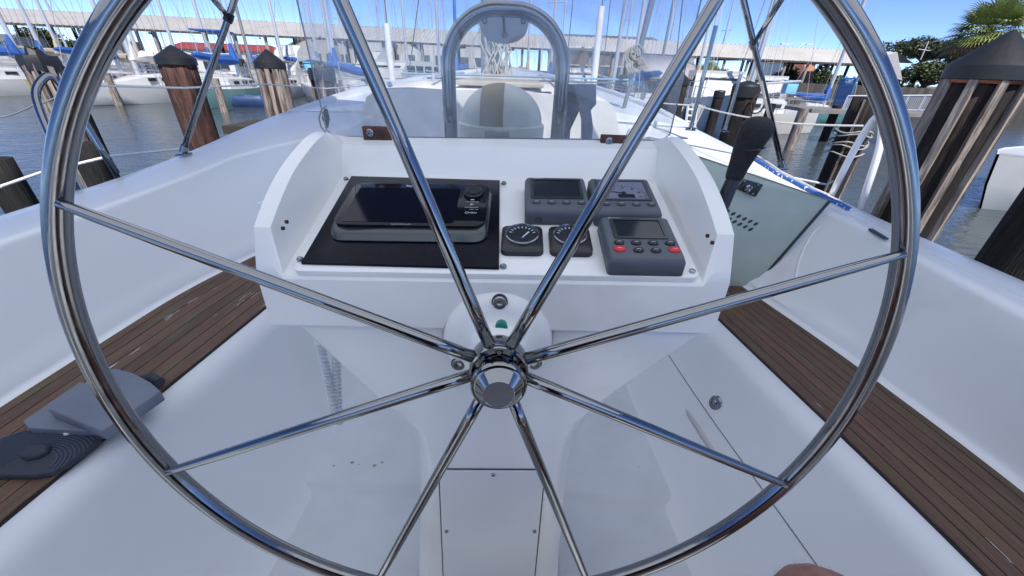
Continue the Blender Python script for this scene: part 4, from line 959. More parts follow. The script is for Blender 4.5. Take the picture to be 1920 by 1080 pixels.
# ================================================================ QUAY, WALLS, BUILDINGS, TREES BEHIND
def quad_wall(name, label, cat, px0, px1, y, ztop, zbot, mt, th=.4, y1=None):
    a = at(px0, 130, y=y); b = at(px1, 130, y=y1 or y); d = b-a; d.z = 0; L_ = d.length; d.normalize(); M_ = frame(V(0, 0, 0), d, V(0, 0, 1).cross(d), V(0, 0, 1)).to_3x3()
    c = (a+b)/2; c.z = (ztop+zbot)/2
    return tag(MB().box(c, (L_, th, ztop-zbot), M_).build(name, mt), label, cat)
quad_wall('quay_wall', 'long pale concrete quay wall under the boat shed, left and centre', 'wall', -80, 1180, 47, -.1, WZ-.3, mat('quay', (.42, .385, .335), .8, var=.25, vscale=.6, stretch=(1, 1, 3)))
dw = quad_wall('flood_wall', 'dark streaked concrete wall behind the marina on the right', 'wall', 1425, 2000, 34, -.15, WZ-.3, mat('dark_wall', (.13, .115, .10), .9, col2=(.06, .055, .05), vscale=1.2, stretch=(3, 3, .3)), y1=30)
wallw = mat('house_white', (.58, .56, .52), .7, var=.08, vscale=.5); roofg = mat('house_roof', (.17, .17, .18), .8, var=.3, vscale=1); roofr = mat('red_roof', (.30, .05, .05), .7); winm = mat('window_glass', (.05, .07, .09), .15)
def house(label, px, y, w_, h, rh, wm, rm, base=-1.2, nwin=2, name='house'):
    c = at(px, 120, y=y); c.z = base; e = empty(name, c, label, 'house', None)
    M_ = Matrix.Translation(c)
    dp = w_*.9
    mb = MB(); prof = [V(-w_/2, 0, 0), V(w_/2, 0, 0), V(w_/2, 0, h), V(0, 0, h+rh), V(-w_/2, 0, h)]
    mb.add([c+p for p in prof]+[c+p+V(0, dp, 0) for p in prof], [(0, 1, 2, 3, 4), (9, 8, 7, 6, 5), (0, 5, 6, 1), (1, 6, 7, 2), (4, 9, 5, 0)], False); mb.build('wall', wm, e)
    mb = MB(); o_ = .35; t_ = .25
    for s in (-1, 1):
        a = V(0, -o_, h+rh+t_*.4); b = V(s*(w_/2+o_), -o_, h-o_*rh/(w_/2)); 
        mb.add([c+a, c+b, c+b+V(0, dp+2*o_, 0), c+a+V(0, dp+2*o_, 0), c+a+V(0, 0, t_), c+b+V(0, 0, t_), c+b+V(0, dp+2*o_, t_), c+a+V(0, dp+2*o_, t_)], [(0, 1, 2, 3), (7, 6, 5, 4), (0, 4, 5, 1), (1, 5, 6, 2), (2, 6, 7, 3), (3, 7, 4, 0)], False)
    mb.build('roof', rm, e)
    for i in range(nwin):
        x = w_*((i+.5)/nwin-.5)*.8
        wd = MB().box(c+V(x, -.06, h*.55), (w_/nwin*.5, .1, h*.4)).build('window', winm, e); MB().box(c+V(x, -.1, h*.32), (w_/nwin*.62, .14, .12)).build('sill', wallw, wd)
    return e
house('white gabled quayside house with grey roof, leftmost of the row of gables behind the windscreen', 702, 82, 7.5, 4.3, 2.2, wallw, roofg)
house('white gabled house with a broad window between the white rigging tube and the hoop', 755, 84, 7.5, 3.8, 2.2, wallw, roofg)
house('white gabled house partly behind the left leg of the hoop', 812, 85, 7.0, 3.9, 2.1, wallw, roofg)
house('white gabled house seen inside the hoop, left of the mast', 884, 86, 7.5, 3.8, 2.0, wallw, roofg)
house('dark grey hip-roofed house at far left of the gable row, behind the port spoke', 610, 88, 14, 3.4, 3.0, mat('house_tan', (.42, .38, .33), .8), roofg, nwin=4)
def block(label, px0, px1, y, ztop, wm, rm, rows=1, cols=6, base=-1.2, name='building', depth=8, rh=.5):
    a = at(px0, 120, y=y); b = at(px1, 120, y=y); w_ = b.x-a.x; c = V((a.x+b.x)/2, y+depth/2, 0); e = empty(name, V(c.x, c.y, base), label, 'building')
    MB().box(V(c.x, c.y, (ztop+base)/2), (w_, depth, ztop-base)).build('wall', wm, e)
    MB().add([V(a.x-.4, y-.4, ztop), V(b.x+.4, y-.4, ztop), V(b.x+.4, y+depth, ztop), V(a.x-.4, y+depth, ztop), V(a.x+rh, y+depth*.4, ztop+rh*2), V(b.x-rh, y+depth*.4, ztop+rh*2)], [(0, 1, 5, 4), (1, 2, 5), (2, 3, 4, 5), (3, 0, 4), (0, 3, 2, 1)], False).build('roof', rm, e)
    for r in range(rows):
        for k in range(cols):
            x = a.x+w_*(k+.5)/cols; z = base+(ztop-base)*(r+.6)/rows
            wd = MB().box(V(x, y-.03, z), (w_/cols*.5, .1, (ztop-base)/rows*.42)).build('window', winm, e); MB().box(V(x, y-.06, z+(ztop-base)/rows*.24), (w_/cols*.58, .14, .12)).build('lintel', wallw, wd)
    return e
block('low white building with red roofs behind the left part of the boat shed', 322, 500, 70, 1.0, wallw, roofr, 1, 9)
block('brown timber quayside building with white-framed windows, right of the hoop', 1035, 1235, 62, 3.6, mat('timber', (.20, .14, .11), .8, var=.4, vscale=1.5, stretch=(3, 3, .3)), roofg, 2, 7)
block('glass-walled building under the right part of the boat shed', 1468, 1530, 60, 2.0, mat('glazing', (.45, .55, .52), .25), wallw, 3, 5)
block('small low building with a terracotta roof, at the foot of the glass building', 1520, 1560, 50, -.1, wallw, mat('terracotta', (.45, .2, .12), .7), 1, 2, rh=1.2)
block('big grey warehouse behind the far left end of the boat shed', -60, 60, 60, .8, mat('grey_ware', (.22, .21, .20), .8, var=.3, vscale=.7), roofg, 1, 6)
# corrugated-roof white shed
c0 = at(1195, 152, y=26); e = empty('white_shed', V(c0.x+2, 27, WZ), 'white waterside shed with a tilted corrugated roof, right of the windscreen rope bundle', 'shed')
P_ = [at(1190, 113, y=25), at(1216, 150, y=24), at(1302, 150, y=25), at(1300, 112, y=30), at(1205, 105, y=30)]
mb = MB(); mb.add([P_[0], P_[1], P_[2], P_[3], P_[4]], [(0, 1, 2, 3, 4)], False); mb.build('roof', mat('corr_roof', (.50, .47, .45), .5, var=.3, vscale=3, stretch=(6, 1, 1)), e, solid=.12)
q = [at(1217, 151, y=24.2), at(1300, 151, y=25.2)]; mb = MB(); mb.box((q[0]+q[1])/2-V(0, -1, .75), ((q[1]-q[0]).length, 1.8, 1.3)); mb.build('wall', wallw, e)
MB().box((q[0]+q[1])/2+V(.3, .0, -.5), (1.1, .2, .6)).build('window', winm, e)

leafm = mat('leaf_dark', (.085, .105, .045), .6, col2=(.018, .030, .012), vscale=1.4); leafm2 = mat('leaf_mid', (.10, .13, .04), .6, col2=(.03, .045, .018), vscale=1.2)
palml = mat('palm_leaf', (.46, .50, .17), .4, col2=(.16, .21, .06), vscale=1.5); palmd = mat('palm_dead', (.26, .16, .09), .8); bark = mat('bark', (.12, .09, .07), .9, var=.4, vscale=5)
def tree(label, c, rx, rz, trunk_h, n, mt, seed, sz=.16, name='tree', lobes=9):
    rnd = random.Random(seed); e = empty(name, V(c.x, c.y, c.z-trunk_h-rz), label, 'tree')
    L_ = []
    for k in range(lobes):
        a = rnd.uniform(0, 6.28); r = rnd.uniform(.2, .75); L_.append((V(c.x+rx*r*math.cos(a), c.y+rx*r*math.sin(a), c.z+rz*rnd.uniform(-.45, .55)), rx*rnd.uniform(.28, .5), rz*rnd.uniform(.28, .5)))
    tk = MB(); base = V(c.x, c.y, c.z-trunk_h-rz); fork = V(c.x, c.y, c.z-rz*.7); tk.tube([base, base.lerp(fork, .5)+V(.1, 0, 0), fork], [rx*.09, rx*.07, rx*.06], 8)
    for l, a, b in L_: tk.tube([fork, fork.lerp(l, .5)+V(0, 0, .1*rz), l], [rx*.045, rx*.03, rx*.01], 6)
    tk.build('trunk', bark, e)
    cr_ = MB()
    for i in range(n):
        l, a, b = rnd.choice(L_); d = V(rnd.gauss(0, 1), rnd.gauss(0, 1), rnd.gauss(0, 1)).normalized()*rnd.uniform(.55, 1.08); p = l+V(d.x*a, d.y*a, d.z*b)
        for _ in range(3):
            q = p+V(rnd.gauss(0, 1), rnd.gauss(0, 1), rnd.gauss(0, .7))*sz*.8; u = V(rnd.gauss(0, 1), rnd.gauss(0, 1), rnd.gauss(0, .5)).normalized()*sz*rnd.uniform(.5, 1); v_ = u.cross(V(rnd.gauss(0, 1), rnd.gauss(0, 1), 1)).normalized()*sz*.4
            cr_.add([q-u, q+v_, q+u, q-v_], [(0, 1, 2, 3)], False)
    cr_.build('crown', mt, e, auto=False)
    return e
def palm(label, c, r, n, trunk, seed, dead=.2):
    rnd = random.Random(seed); e = empty('palm_tree', V(c.x, c.y, c.z-trunk), label, 'palm tree')
    tp_ = [V(c.x+.05*math.sin(k), c.y, c.z-trunk*(1-k/8)) for k in range(9)]; MB().tube(tp_, [r*.13*(1+.1*(k % 2)) for k in range(9)], 10).build('trunk', bark, e)
    g_, dd = MB(), MB()
    for i in range(n):
        a = i*2.399; el = lerp(1.45, -.75, (i/n)**.8)+rnd.uniform(-.12, .12); d = V(math.cos(a)*math.cos(el), math.sin(a)*math.cos(el), math.sin(el)); mbx = dd if i > n*(1-dead) else g_
        st_ = c+d*r*rnd.uniform(.42, .58); mbx.tube([c, st_], [r*.012, r*.008], 4); side_ = d.cross(V(0, 0, 1)).normalized(); up = side_.cross(d)
        L_ = r*rnd.uniform(.45, .62)
        for k in range(19):
            f = (k/18-.5)*2*1.75; dr_ = (d*math.cos(f)+side_*math.sin(f)).normalized(); w_ = r*.018; pp_ = []
            for s in (0, .35, .7, 1): pp_.append(st_+dr_*L_*s*(1-.12*abs(f))+up*(.06*r*math.sin(s*2))-V(0, 0, 1)*L_*.28*s*s)
            sd_ = dr_.cross(up).normalized()
            mbx.add([pp_[0]-sd_*w_*.6, pp_[0]+sd_*w_*.6, pp_[1]+sd_*w_, pp_[1]-sd_*w_, pp_[2]+sd_*w_*.8, pp_[2]-sd_*w_*.8, pp_[3]], [(0, 1, 2, 3), (3, 2, 4, 5), (5, 4, 6)], False)
    g_.build('crown', palml, e, auto=False)
    if dd.v: dd.build('dead_fronds', palmd, e, auto=False)
c = at(1852, 60, y=17); palm('tall fan palm with sunlit fronds behind the big piling, top right', c, 1.28, 80, 5, 1, .14)
c = at(1740, 92, y=60); tree('spreading dark oak left of the tall fan palm', c, 4.8, 1.9, 4, 3600, leafm, 2, .24, lobes=14)
c = at(1742, 140, y=50); tree('rounded dense bush below the spreading oak, behind the wall', c, 4.4, 1.5, .5, 3000, leafm2, 3, .22, name='bush')
c = at(1825, 140, y=52); tree('dark bush at the foot of the tall fan palm', c, 4, 1.8, .8, 1500, leafm, 13, .22, name='bush')
c = at(1325, 146, y=40); palm('small fan palm under the boat shed, beside the green shrub', c, 1.7, 26, 2.5, 5)
c = at(1350, 158, y=42); tree('green leafy tree under the boat shed, right of the small fan palm', c, 2.1, 1.4, .8, 1800, leafm2, 6, .16)
c = at(1310, 160, y=44); tree('dark shrub at the left of the small fan palm', c, 1.2, 1.0, .6, 900, leafm, 7, .16, name='bush')
c = at(118, 84, y=60); tree('dark green tree under the left end of the boat shed', c, 4.0, 2.0, 2.5, 2200, leafm, 8, .30)
c = at(60, 88, y=62); tree('smaller dark tree left of the other under the left end of the shed', c, 2.2, 1.4, 2.5, 900, leafm, 28, .30)
c = at(1470, 152, y=48); tree('dark tree in the shade beside the glass building', c, 1.6, 1.4, 1, 900, leafm, 9, .2)
c = at(1552, 146, y=46); tree('pale green tree right of the glass building under the shed', c, 1.8, 1.2, 1, 900, leafm2, 10, .2)
c = at(1660, 160, y=38); tree('dark tree behind the hanging end of the shed roof', c, 2.6, 1.6, 1, 1300, leafm, 12, .2)
# street lamp with two arms above the roof
e = empty('street_lamp', at(1494, 150, y=62), 'twin-armed street lamp showing above the right part of the shed roof', 'street lamp')
p0 = at(1494, 93, y=62); MB().tube([at(1494, 150, y=62), p0], .08, 6).build('pole', postw, e)
for s in (-1, 1):
    a_ = at(1494+s*18, 83, y=62); MB().tube([p0, p0.lerp(a_, .5)+V(0, 0, .35), a_], .05, 6).build('arm', mat('lamp_w', (.7, .7, .7), .5), e)
    MB().box(a_+V(s*.4, 0, 0), (.9, .4, .15)).build('lamp_head', mat('lamp_w', (.7, .7, .7), .5), e)
# white cross-armed mast (utility) in the oak
e = tag(MB().tube([at(1726, 112, y=16), at(1741, 78, y=16)], .014, 6).tube([at(1722, 92, y=16), at(1744, 95, y=16)], .010, 6).build('aerial_mast', mat('lamp_w', (.7, .7, .7), .5)), 'thin white pole with a crossbar in front of the oak', 'mast')
# white railing
e = empty('railing', at(1725, 205, y=13), 'white steel railing on the dock in front of the dark wall at right', 'railing'); wm_ = mat('rail_w', (.70, .72, .74), .5)
ra = at(1590, 180, y=16); rb_ = at(1765, 179, y=14.5); rz = .45
for i in range(54):
    p = ra.lerp(rb_, i/53); MB().tube([p-V(0, 0, rz), p], .012 if i % 9 else .03, 4).build('baluster', wm_, e)
MB().tube([ra, rb_], .03, 6).build('top_rail', wm_, e); MB().tube([ra-V(0, 0, rz), rb_-V(0, 0, rz)], .02, 6).build('bottom_rail', wm_, e)
dd_ = MB(); dd_.box((ra+rb_)/2+V(0, .6, -rz-.12), ((rb_-ra).length+3, 1.6, .12)); tag(dd_.build('dock', mat('dock_grey', (.25, .24, .22), .8, var=.3, vscale=2)), 'grey dock carrying the white railing on the right', 'dock')
# blue lift frame
e = empty('boat_lift', at(1590, 200, y=17), 'tall blue barred gate frame standing by the shed on the right', 'gate'); bm3 = mat('lift_blue', (.05, .20, .50), .5)
q = [at(1578, 147, y=18), at(1607, 147, y=17.5), at(1586, 203, y=17.5), at(1560, 203, y=18)]
for i in range(14):
    t_ = i/13; MB().tube([q[0].lerp(q[1], t_), q[3].lerp(q[2], t_)], .03 if i in (0, 13) else .016, 5).build('bar', bm3, e)
for t_ in (0, .3, .62, 1): MB().tube([q[0].lerp(q[3], t_), q[1].lerp(q[2], t_)], .028, 5).build('crossbar', bm3, e)
# light blue signs on shed posts
for i, (px, py, y, w_, h_, lb) in enumerate([(385, 122, 30, .9, .8, 'pale blue box on a shed post between the two front left pilings'), (576, 125, 30, .7, .45, 'pale blue box behind the dented-cap piling'), (1193, 148, 22, .55, .55, 'bright blue box beside the tilted-roof white shed'), (1481, 165, 20, .5, .5, 'light blue box on a shed post at right, above the small sailboat')]):
    c = at(px, py, y=y); o = MB().box(c, (w_, .35, h_)); o.box(c+V(0, -.02, h_/2+.03), (w_*1.1, .45, .06)); tag(o.build('utility_box', mat('box_blue', (.22, .55, .80), .5), bevel=.02), lb, 'box')
# white ladder
e = empty('ladder', at(1295, 230, y=4.6), 'small white ladder hanging beside the dark capped piling', 'ladder'); 
l0, l1, l2, l3 = at(1290, 198, y=4.7), at(1306, 200, y=4.7), at(1302, 245, y=4.7), at(1284, 243, y=4.7)
for a, b in ((l0, l3), (l1, l2)): MB().tube([a, b], .014, 6).build('side_rail', wm_, e)
for k in range(4): MB().tube([l0.lerp(l3, .15+.25*k), l1.lerp(l2, .15+.25*k)], .012, 6).build('rung', wm_, e)

# ================================================================ BOATS
boatw = mat('boat_white', (.60, .60, .585), .35, var=.08, vscale=1.5); alum = mat('mast_alu', (.62, .62, .62), .4, metal=.4); alud = mat('mast_dark', (.25, .24, .23), .5); bluec = mat('sail_cover_blue', (.03, .13, .46), .8, var=.3, vscale=3)
wood_b = mat('boat_wood', (.28, .17, .09), .6); bott = mat('boot_stripe', (.03, .03, .04), .5); bwin = mat('boat_window', (.02, .025, .03), .15); stain = mat('stainless_far', (.6, .6, .62), .3, metal=.7); tanb = mat('canvas_tan', (.50, .42, .30), .8)
def hullmesh(M_, L_, B, fb, sheer=.25, transom=.75, wl=.0):
    S = 10; rs = []
    for i in range(S+1):
        t_ = i/S; x = L_*(t_-.5); hb = B/2*(transom+(1-transom)*math.sin(min(1, t_/.45)*math.pi/2)) if t_ < .45 else B/2*(1-((t_-.45)/.55)**2.2)
        hb = max(hb, .02); zt_ = fb*(1+sheer*(2*t_-.8)**2); kx = 0 if t_ < .8 else .0
        k_ = L_*.06*max(0, (t_-.6)/.4)
        rs.append([M_ @ V(x+k_, -hb, zt_), M_ @ V(x+k_*.6, -hb*.97, zt_*.45), M_ @ V(x, -hb*.84, -.05), M_ @ V(x, 0, -.35), M_ @ V(x, hb*.84, -.05), M_ @ V(x+k_*.6, hb*.97, zt_*.45), M_ @ V(x+k_, hb, zt_)])
    return rs
def sailboat(label, pos, L_, yaw, hull, mast_h=None, cover=bluec, mastm=alum, fb=.72, cabin=True, name='sailboat', rails=True, boomtilt=.03, bh=1.0, group=None, cat='sailboat'):
    e = empty(name, pos, label, cat, group, rz=yaw); M_ = Matrix.Translation(pos) @ Matrix.Rotation(yaw, 4, 'Z'); B = L_*.31
    rs = hullmesh(M_, L_, B, fb); h = MB(); n = 7
    h.add([p for r in rs for p in r], [(i*n+j, i*n+j+1, (i+1)*n+j+1, (i+1)*n+j) for i in range(len(rs)-1) for j in range(6)]); h.add(rs[0], [tuple(range(7))], False); h.build('hull', hull, e)
    dk_ = MB(); dk_.add([q for r in rs for q in (r[0]-V(0, 0, .04), r[6]-V(0, 0, .04))], [(2*i, 2*i+1, 2*i+3, 2*i+2) for i in range(len(rs)-1)], False); dk_.build('deck', boatw, e)
    bs = MB()
    for sgn, j in ((1, 2), (1, 4)):
        up = [r[j].lerp(r[j-1 if j == 2 else j+1], .12) for r in rs]; c0_ = M_ @ V(0, 0, 0)
        bs.add([q for r, u in zip(rs, up) for q in (r[j]+(r[j]-r[3]).normalized()*.012, u+(r[j]-r[3]).normalized()*.012)], [(2*i, 2*i+1, 2*i+3, 2*i+2) for i in range(len(rs)-1)], False)
    bs.build('boot_stripe', bott, e)
    if cabin:
        cs = []
        for x, w_, hh in ((-.18, .30, .50), (0, .31, .48), (.15, .25, .40), (.27, .12, .20)):
            x *= L_; w_ *= B; cs.append([M_ @ V(x, -w_, fb-.05), M_ @ V(x, -w_*.92, fb+hh*.8), M_ @ V(x, -w_*.5, fb+hh), M_ @ V(x, w_*.5, fb+hh), M_ @ V(x, w_*.92, fb+hh*.8), M_ @ V(x, w_, fb-.05)])
        cb = MB().rings(cs, True, smooth=False).build('cabin', boatw, e)
        for sg_ in (-1, 1):
            for x in (-.10, 0.0, .09):
                MB().box(M_ @ V(x*L_, sg_*B*.295, fb+.26), (L_*.055, .05, .14), (Matrix.Rotation(yaw, 3, 'Z'))).build('window', bwin, e)
    if mast_h:
        mb_ = M_ @ V(.10*L_, 0, fb+.3); tp_ = mb_+V(0, 0, mast_h)
        MB().tube([mb_, tp_], [.10, .075], 8).build('mast', mastm, e)
        rg = MB()
        for x, y in ((.10, B*.46), (.10, -B*.46), (.02, B*.46), (.02, -B*.46)): rg.tube([M_ @ V(x*L_, y, fb), tp_], .010, 3)
        rg.tube([M_ @ V(.52*L_, 0, fb), tp_], .014, 3); rg.tube([M_ @ V(-.5*L_, 0, fb), tp_], .010, 3); rg.build('rigging', mat('rig_far', (.35, .35, .36), .5), e)
        sp = MB(); z = fb+.3+mast_h*.5; sp.tube([M_ @ V(.1*L_, -B*.3, z), M_ @ V(.1*L_, B*.3, z)], .025, 4); sp.build('spreader', mastm, e)
        b0, b1 = M_ @ V(.09*L_, 0, fb+bh), M_ @ V(-.34*L_, 0, fb+bh+boomtilt*L_)
        MB().tube([b0, b1], .05, 6).build('boom', mastm, e)
        if cover:
            cs = [b0.lerp(b1, t_)+V(0, 0, .13+.1*math.sin(t_*9)*.3) for t_ in (0, .15, .3, .45, .6, .75, .9, 1)]
            sc_ = MB().tube([b0+V(0, 0, .9)]+cs, [.07, .22, .24, .21, .20, .18, .15, .12, .05], 8).build('sail_cover', cover, e)
    if rails:
        rl = MB()
        for sg_ in (-1, 1):
            prev = None
            for i in (0, 2, 4, 6, 8, 10):
                p = rs[i][0 if sg_ < 0 else 6]; rl.tube([p, p+V(0, 0, .6)], .014, 4)
                if prev: rl.tube([prev+V(0, 0, .6), p+V(0, 0, .6)], .011, 4); rl.tube([prev+V(0, 0, .32), p+V(0, 0, .32)], .007, 3)
                prev = p
        rl.tube([rs[10][0]+V(0, 0, .6), rs[10][6]+V(0, 0, .6)], .016, 4); rl.tube([rs[0][0]+V(0, 0, .6), rs[0][6]+V(0, 0, .6)], .016, 4)
        rl.build('guard_rail', stain, e)
    return e
def motorboat(label, pos, L_, yaw, hull=boatw, decks=2, canvas=None, fb=1.1, name='motorboat'):
    e = empty(name, pos, label, 'motorboat', None, rz=yaw); M_ = Matrix.Translation(pos) @ Matrix.Rotation(yaw, 4, 'Z'); R3 = Matrix.Rotation(yaw, 3, 'Z'); B = L_*.33
    rs = hullmesh(M_, L_, B, fb, .2, .9); h = MB(); n = 7
    h.add([p for r in rs for p in r], [(i*n+j, i*n+j+1, (i+1)*n+j+1, (i+1)*n+j) for i in range(len(rs)-1) for j in range(6)]); h.add(rs[0], [tuple(range(7))], False); h.build('hull', hull, e)
    MB().add([q for r in rs for q in (r[0]-V(0, 0, .05), r[6]-V(0, 0, .05))], [(2*i, 2*i+1, 2*i+3, 2*i+2) for i in range(len(rs)-1)], False).build('deck', boatw, e)
    z = fb-.05
    for k in range(decks):
        x0, x1, w_, hh = (-.28+.04*k)*L_, (.16-.10*k)*L_, B*(.42-.05*k), (1.15 if k == 0 else .7)
        cs = []
        for zz, ins in ((z, 0), (z+hh*.45, .04), (z+hh*.9, .16), (z+hh, .16)):
            cs.append([M_ @ V(x0, -w_, zz), M_ @ V(x1-ins*L_*.6, -w_*(1-ins*.4), zz), M_ @ V(x1-ins*L_*.6, w_*(1-ins*.4), zz), M_ @ V(x0, w_, zz)])
        cb = MB().rings(cs, True, smooth=False).build('cabin', boatw, e)
        if k == 0:
            for sg_ in (-1, 1):
                for x in (-.2, -.09, .02): MB().box(M_ @ V(x*L_, sg_*w_*.985, z+hh*.62), (L_*.085, .08, hh*.34), R3).build('window', bwin, e)
            MB().box(M_ @ V(x0-.02, 0, z+hh*.55), (.08, w_*1.3, hh*.5), R3).build('window', bwin, e)
            MB().box(M_ @ V(x1-.068*L_, 0, z+hh*.62), (.10, w_*1.5, hh*.30), R3).build('windshield', bwin, e)
        z += hh
    if canvas:
        cv = MB(); cv.box(M_ @ V(-.12*L_, 0, z+1.05), (L_*.32, B*.75, .08), R3); cv.build('canopy', canvas, e, bevel=.02)
        pl_ = MB()
        for sx, sy in ((-.26, .35), (-.26, -.35), (.02, .35), (.02, -.35)): pl_.tube([M_ @ V(sx*L_, sy*B, z-.1), M_ @ V(sx*L_, sy*B, z+1.05)], .02, 4)
        pl_.build('canopy_frame', stain, e)
    rl = MB()
    for sg_ in (-1, 1):
        prev = None
        for i in (4, 6, 8, 10):
            p = rs[i][0 if sg_ < 0 else 6]; rl.tube([p, p+V(0, 0, .6)], .016, 4)
            if prev: rl.tube([prev+V(0, 0, .6), p+V(0, 0, .6)], .014, 4)
            prev = p
    rl.build('guard_rail', stain, e)
    return e
def wp(px, py): return at(px, py, z=WZ)
W = WZ
def pos(px, y): c = at(px, 150, y=y); return V(c.x, y, WZ)
green = mat('hull_seafoam', (.24, .42, .38), .4, var=.15, vscale=1.5); olive = mat('hull_olive', (.42, .34, .10), .5, var=.2, vscale=1.5); bluh = mat('hull_blue', (.05, .10, .26), .5, var=.4, vscale=2); teal = mat('hull_teal', (.10, .24, .25), .4); greyh = mat('hull_grey', (.42, .48, .52), .4)
sailboat('white sailboat with a blue sail cover at the left edge of the marina', pos(20, 21.5), 7.5, R_(62), boatw, 11)
sailboat('olive-yellow hulled sailboat behind the left wheel rim, blue cover on its boom', pos(212, 22.5), 7, R_(93), olive, 11)
b_ = sailboat('white sailboat with a white tarp over its boom, left of the reddish piling', pos(292, 21.0), 7, R_(258), boatw, 11.5, cover=mat('tarp_white', (.70, .68, .64), .8))
sailboat('seafoam green sailboat right of the reddish piling', pos(436, 21.5), 6.5, R_(90), green, 10.5)
motorboat('blue-canopied motorboat behind the seafoam green sailboat', pos(432, 26), 6.5, R_(110), boatw, 1, bluec)
# upturned blue dinghy
p = wp(460, 199); e = empty('dinghy', p, 'small worn blue dinghy lying by the seafoam green boat', 'dinghy'); M_ = Matrix.Translation(p+V(0, 0, .05)) @ Matrix.Rotation(R_(190), 4, 'Z'); rs = hullmesh(M_, 1.9, 1.0, .42, .1, .8)
MB().add([q for r in rs for q in r], [(i*7+j, i*7+j+1, (i+1)*7+j+1, (i+1)*7+j) for i in range(10) for j in range(6)]).add(rs[0], [tuple(range(7))], False).build('hull', bluh, e, solid=.05); MB().box(M_ @ V(0, 0, .35), (.2, .8, .04)).build('thwart', wood_b, e)
sailboat('white sailboat with drooping blue sail cover, inside the left edge of the windscreen', pos(650, 22), 7, R_(150), boatw, 11.5, boomtilt=-.05)
motorboat('white two-deck cruiser with square windows between the batten-clad and dented-cap pilings', pos(552, 30), 7, R_(262))
motorboat('white cruiser seen through the left of the windscreen', pos(700, 38), 8, R_(250))
sailboat('white sailboat left of the hoop, far row', pos(775, 31), 8, R_(260), boatw, 12, cover=tanb)
sailboat('white sailboat whose blue-wrapped mast stands inside the left of the hoop', pos(862, 27), 8, R_(265), boatw, 12, mastm=mat('mast_blue', (.05, .18, .55), .6))
motorboat('white cruiser with a pale arched canopy right of the hoop', pos(1085, 27), 7, R_(265), boatw, 1, mat('canvas_white', (.75, .75, .73), .7))
sailboat('white sailboat directly right of the own mast, far row', pos(985, 34), 9, R_(80), boatw, 12.5, cover=tanb)
sailboat('white sailboat with no sail cover, left of the tilted-roof shed', pos(1140, 24), 8, R_(280), boatw, 12, cover=None)
sailboat('white sailboat with paired tall masts line, right of the windscreen rope bundle', pos(1195, 22), 7, R_(100), boatw, 12, cover=bluec)
motorboat('large grey-hulled trawler with white cabin behind the slim dark piling', pos(1345, 19.5), 7.5, R_(255), greyh, 1, None, 1.15)
sailboat('white sailboat between the slim piling and the ringed piling', pos(1432, 18), 6, R_(200), boatw, 9.5, cover=None, fb=.8)
sailboat('little teal sailboat with a blue sail cover moored beneath the shed on the right', wp(1518, 227), 3.9, R_(-4), teal, 7.5, fb=.45, bh=.62)
motorboat('white motorboat under the right end of the shed', pos(1450, 27), 5.5, R_(250), boatw, 1)
sailboat('white sailboat half hidden behind the port bimini leg, far row', pos(365, 30), 8, R_(265), boatw, 12)
sailboat('white sailboat farther back between the left pilings', pos(120, 30), 8, R_(100), boatw, 12, cover=tanb)
motorboat('white flybridge cruiser at the far left, in front of the grey warehouse', pos(55, 37), 8, R_(240))
motorboat('white cruiser moored behind the olive-yellow sailboat', pos(235, 37), 7, R_(262))
sailboat('dark-masted white sailboat right of the seafoam green boat, far row', pos(490, 29), 8, R_(275), boatw, 12.5, mastm=alud)
sailboat('white sailboat in the far row behind the dented-cap piling', pos(590, 31), 8, R_(80), boatw, 12.5)
motorboat('low white cruiser seen through the middle of the windscreen, below the gabled houses', pos(745, 25), 8, R_(250), boatw, 1)
sailboat('white sailboat at far right of the windscreen, far row', pos(1245, 29), 8, R_(100), boatw, 12.5, mastm=alud)
sailboat('white sailboat behind the ringed piling, far row', pos(1400, 29), 7, R_(255), boatw, 12, cover=tanb)
for px, y, cv_, lb in ((85, 25.5, bluec, 'white sailboat with blue cover, just right of the torn-cap pilings'), (262, 25, tanb, 'white sailboat with tan cover, second row left of the reddish piling'), (395, 26, bluec, 'white sailboat with blue cover, second row behind the port bimini leg'), (530, 26.5, None, 'bare-boomed white sailboat right of the batten-clad black-capped piling'), (622, 27, bluec, 'white sailboat with blue cover, second row behind the left windscreen edge'),
                       (728, 27.5, tanb, 'white sailboat with tan cover, second row by the port white tube'), (820, 27, None, 'bare-boomed white sailboat just left of the hoop'), (950, 28, None, 'bare-boomed white sailboat seen through the hoop, right of the mast'), (1030, 28.5, bluec, 'white sailboat with blue cover at the right leg of the hoop'), (1310, 27, tanb, 'white sailboat with tan cover behind the starboard lifeline post')):
    sailboat(lb, pos(px, y), 5.6, R_(80+(px % 7)*3), boatw, 9.5, cover=cv_, fb=.6)
# more masts standing beyond the shed: boats on the far side
rnd = random.Random(21); k = 0
for px, w_ in ((170, 'above the left wheel rim'), (285, 'left of the reddish piling'), (345, 'above the reddish piling'), (470, 'left of the batten-clad piling'), (605, 'at the left edge of the windscreen'), (665, 'between port spoke and windscreen edge'), (735, 'right of the port white tube'), (800, 'behind the bare port wire'), (828, 'touching the left leg of the hoop'), (1062, 'touching the right leg of the hoop'), (1175, 'right of the starboard white tube'), (1256, 'behind the starboard upper spoke'), (1330, 'left of the starboard bimini leg'), (1350, 'just left of the starboard bimini leg')):
    sailboat('distant white sailboat beyond the shed, its mast '+w_, pos(px, 54+rnd.uniform(-2, 6)), 9.5, R_(rnd.uniform(150, 210)), boatw, rnd.uniform(10.5, 15), cover=None, rails=False, group=None)
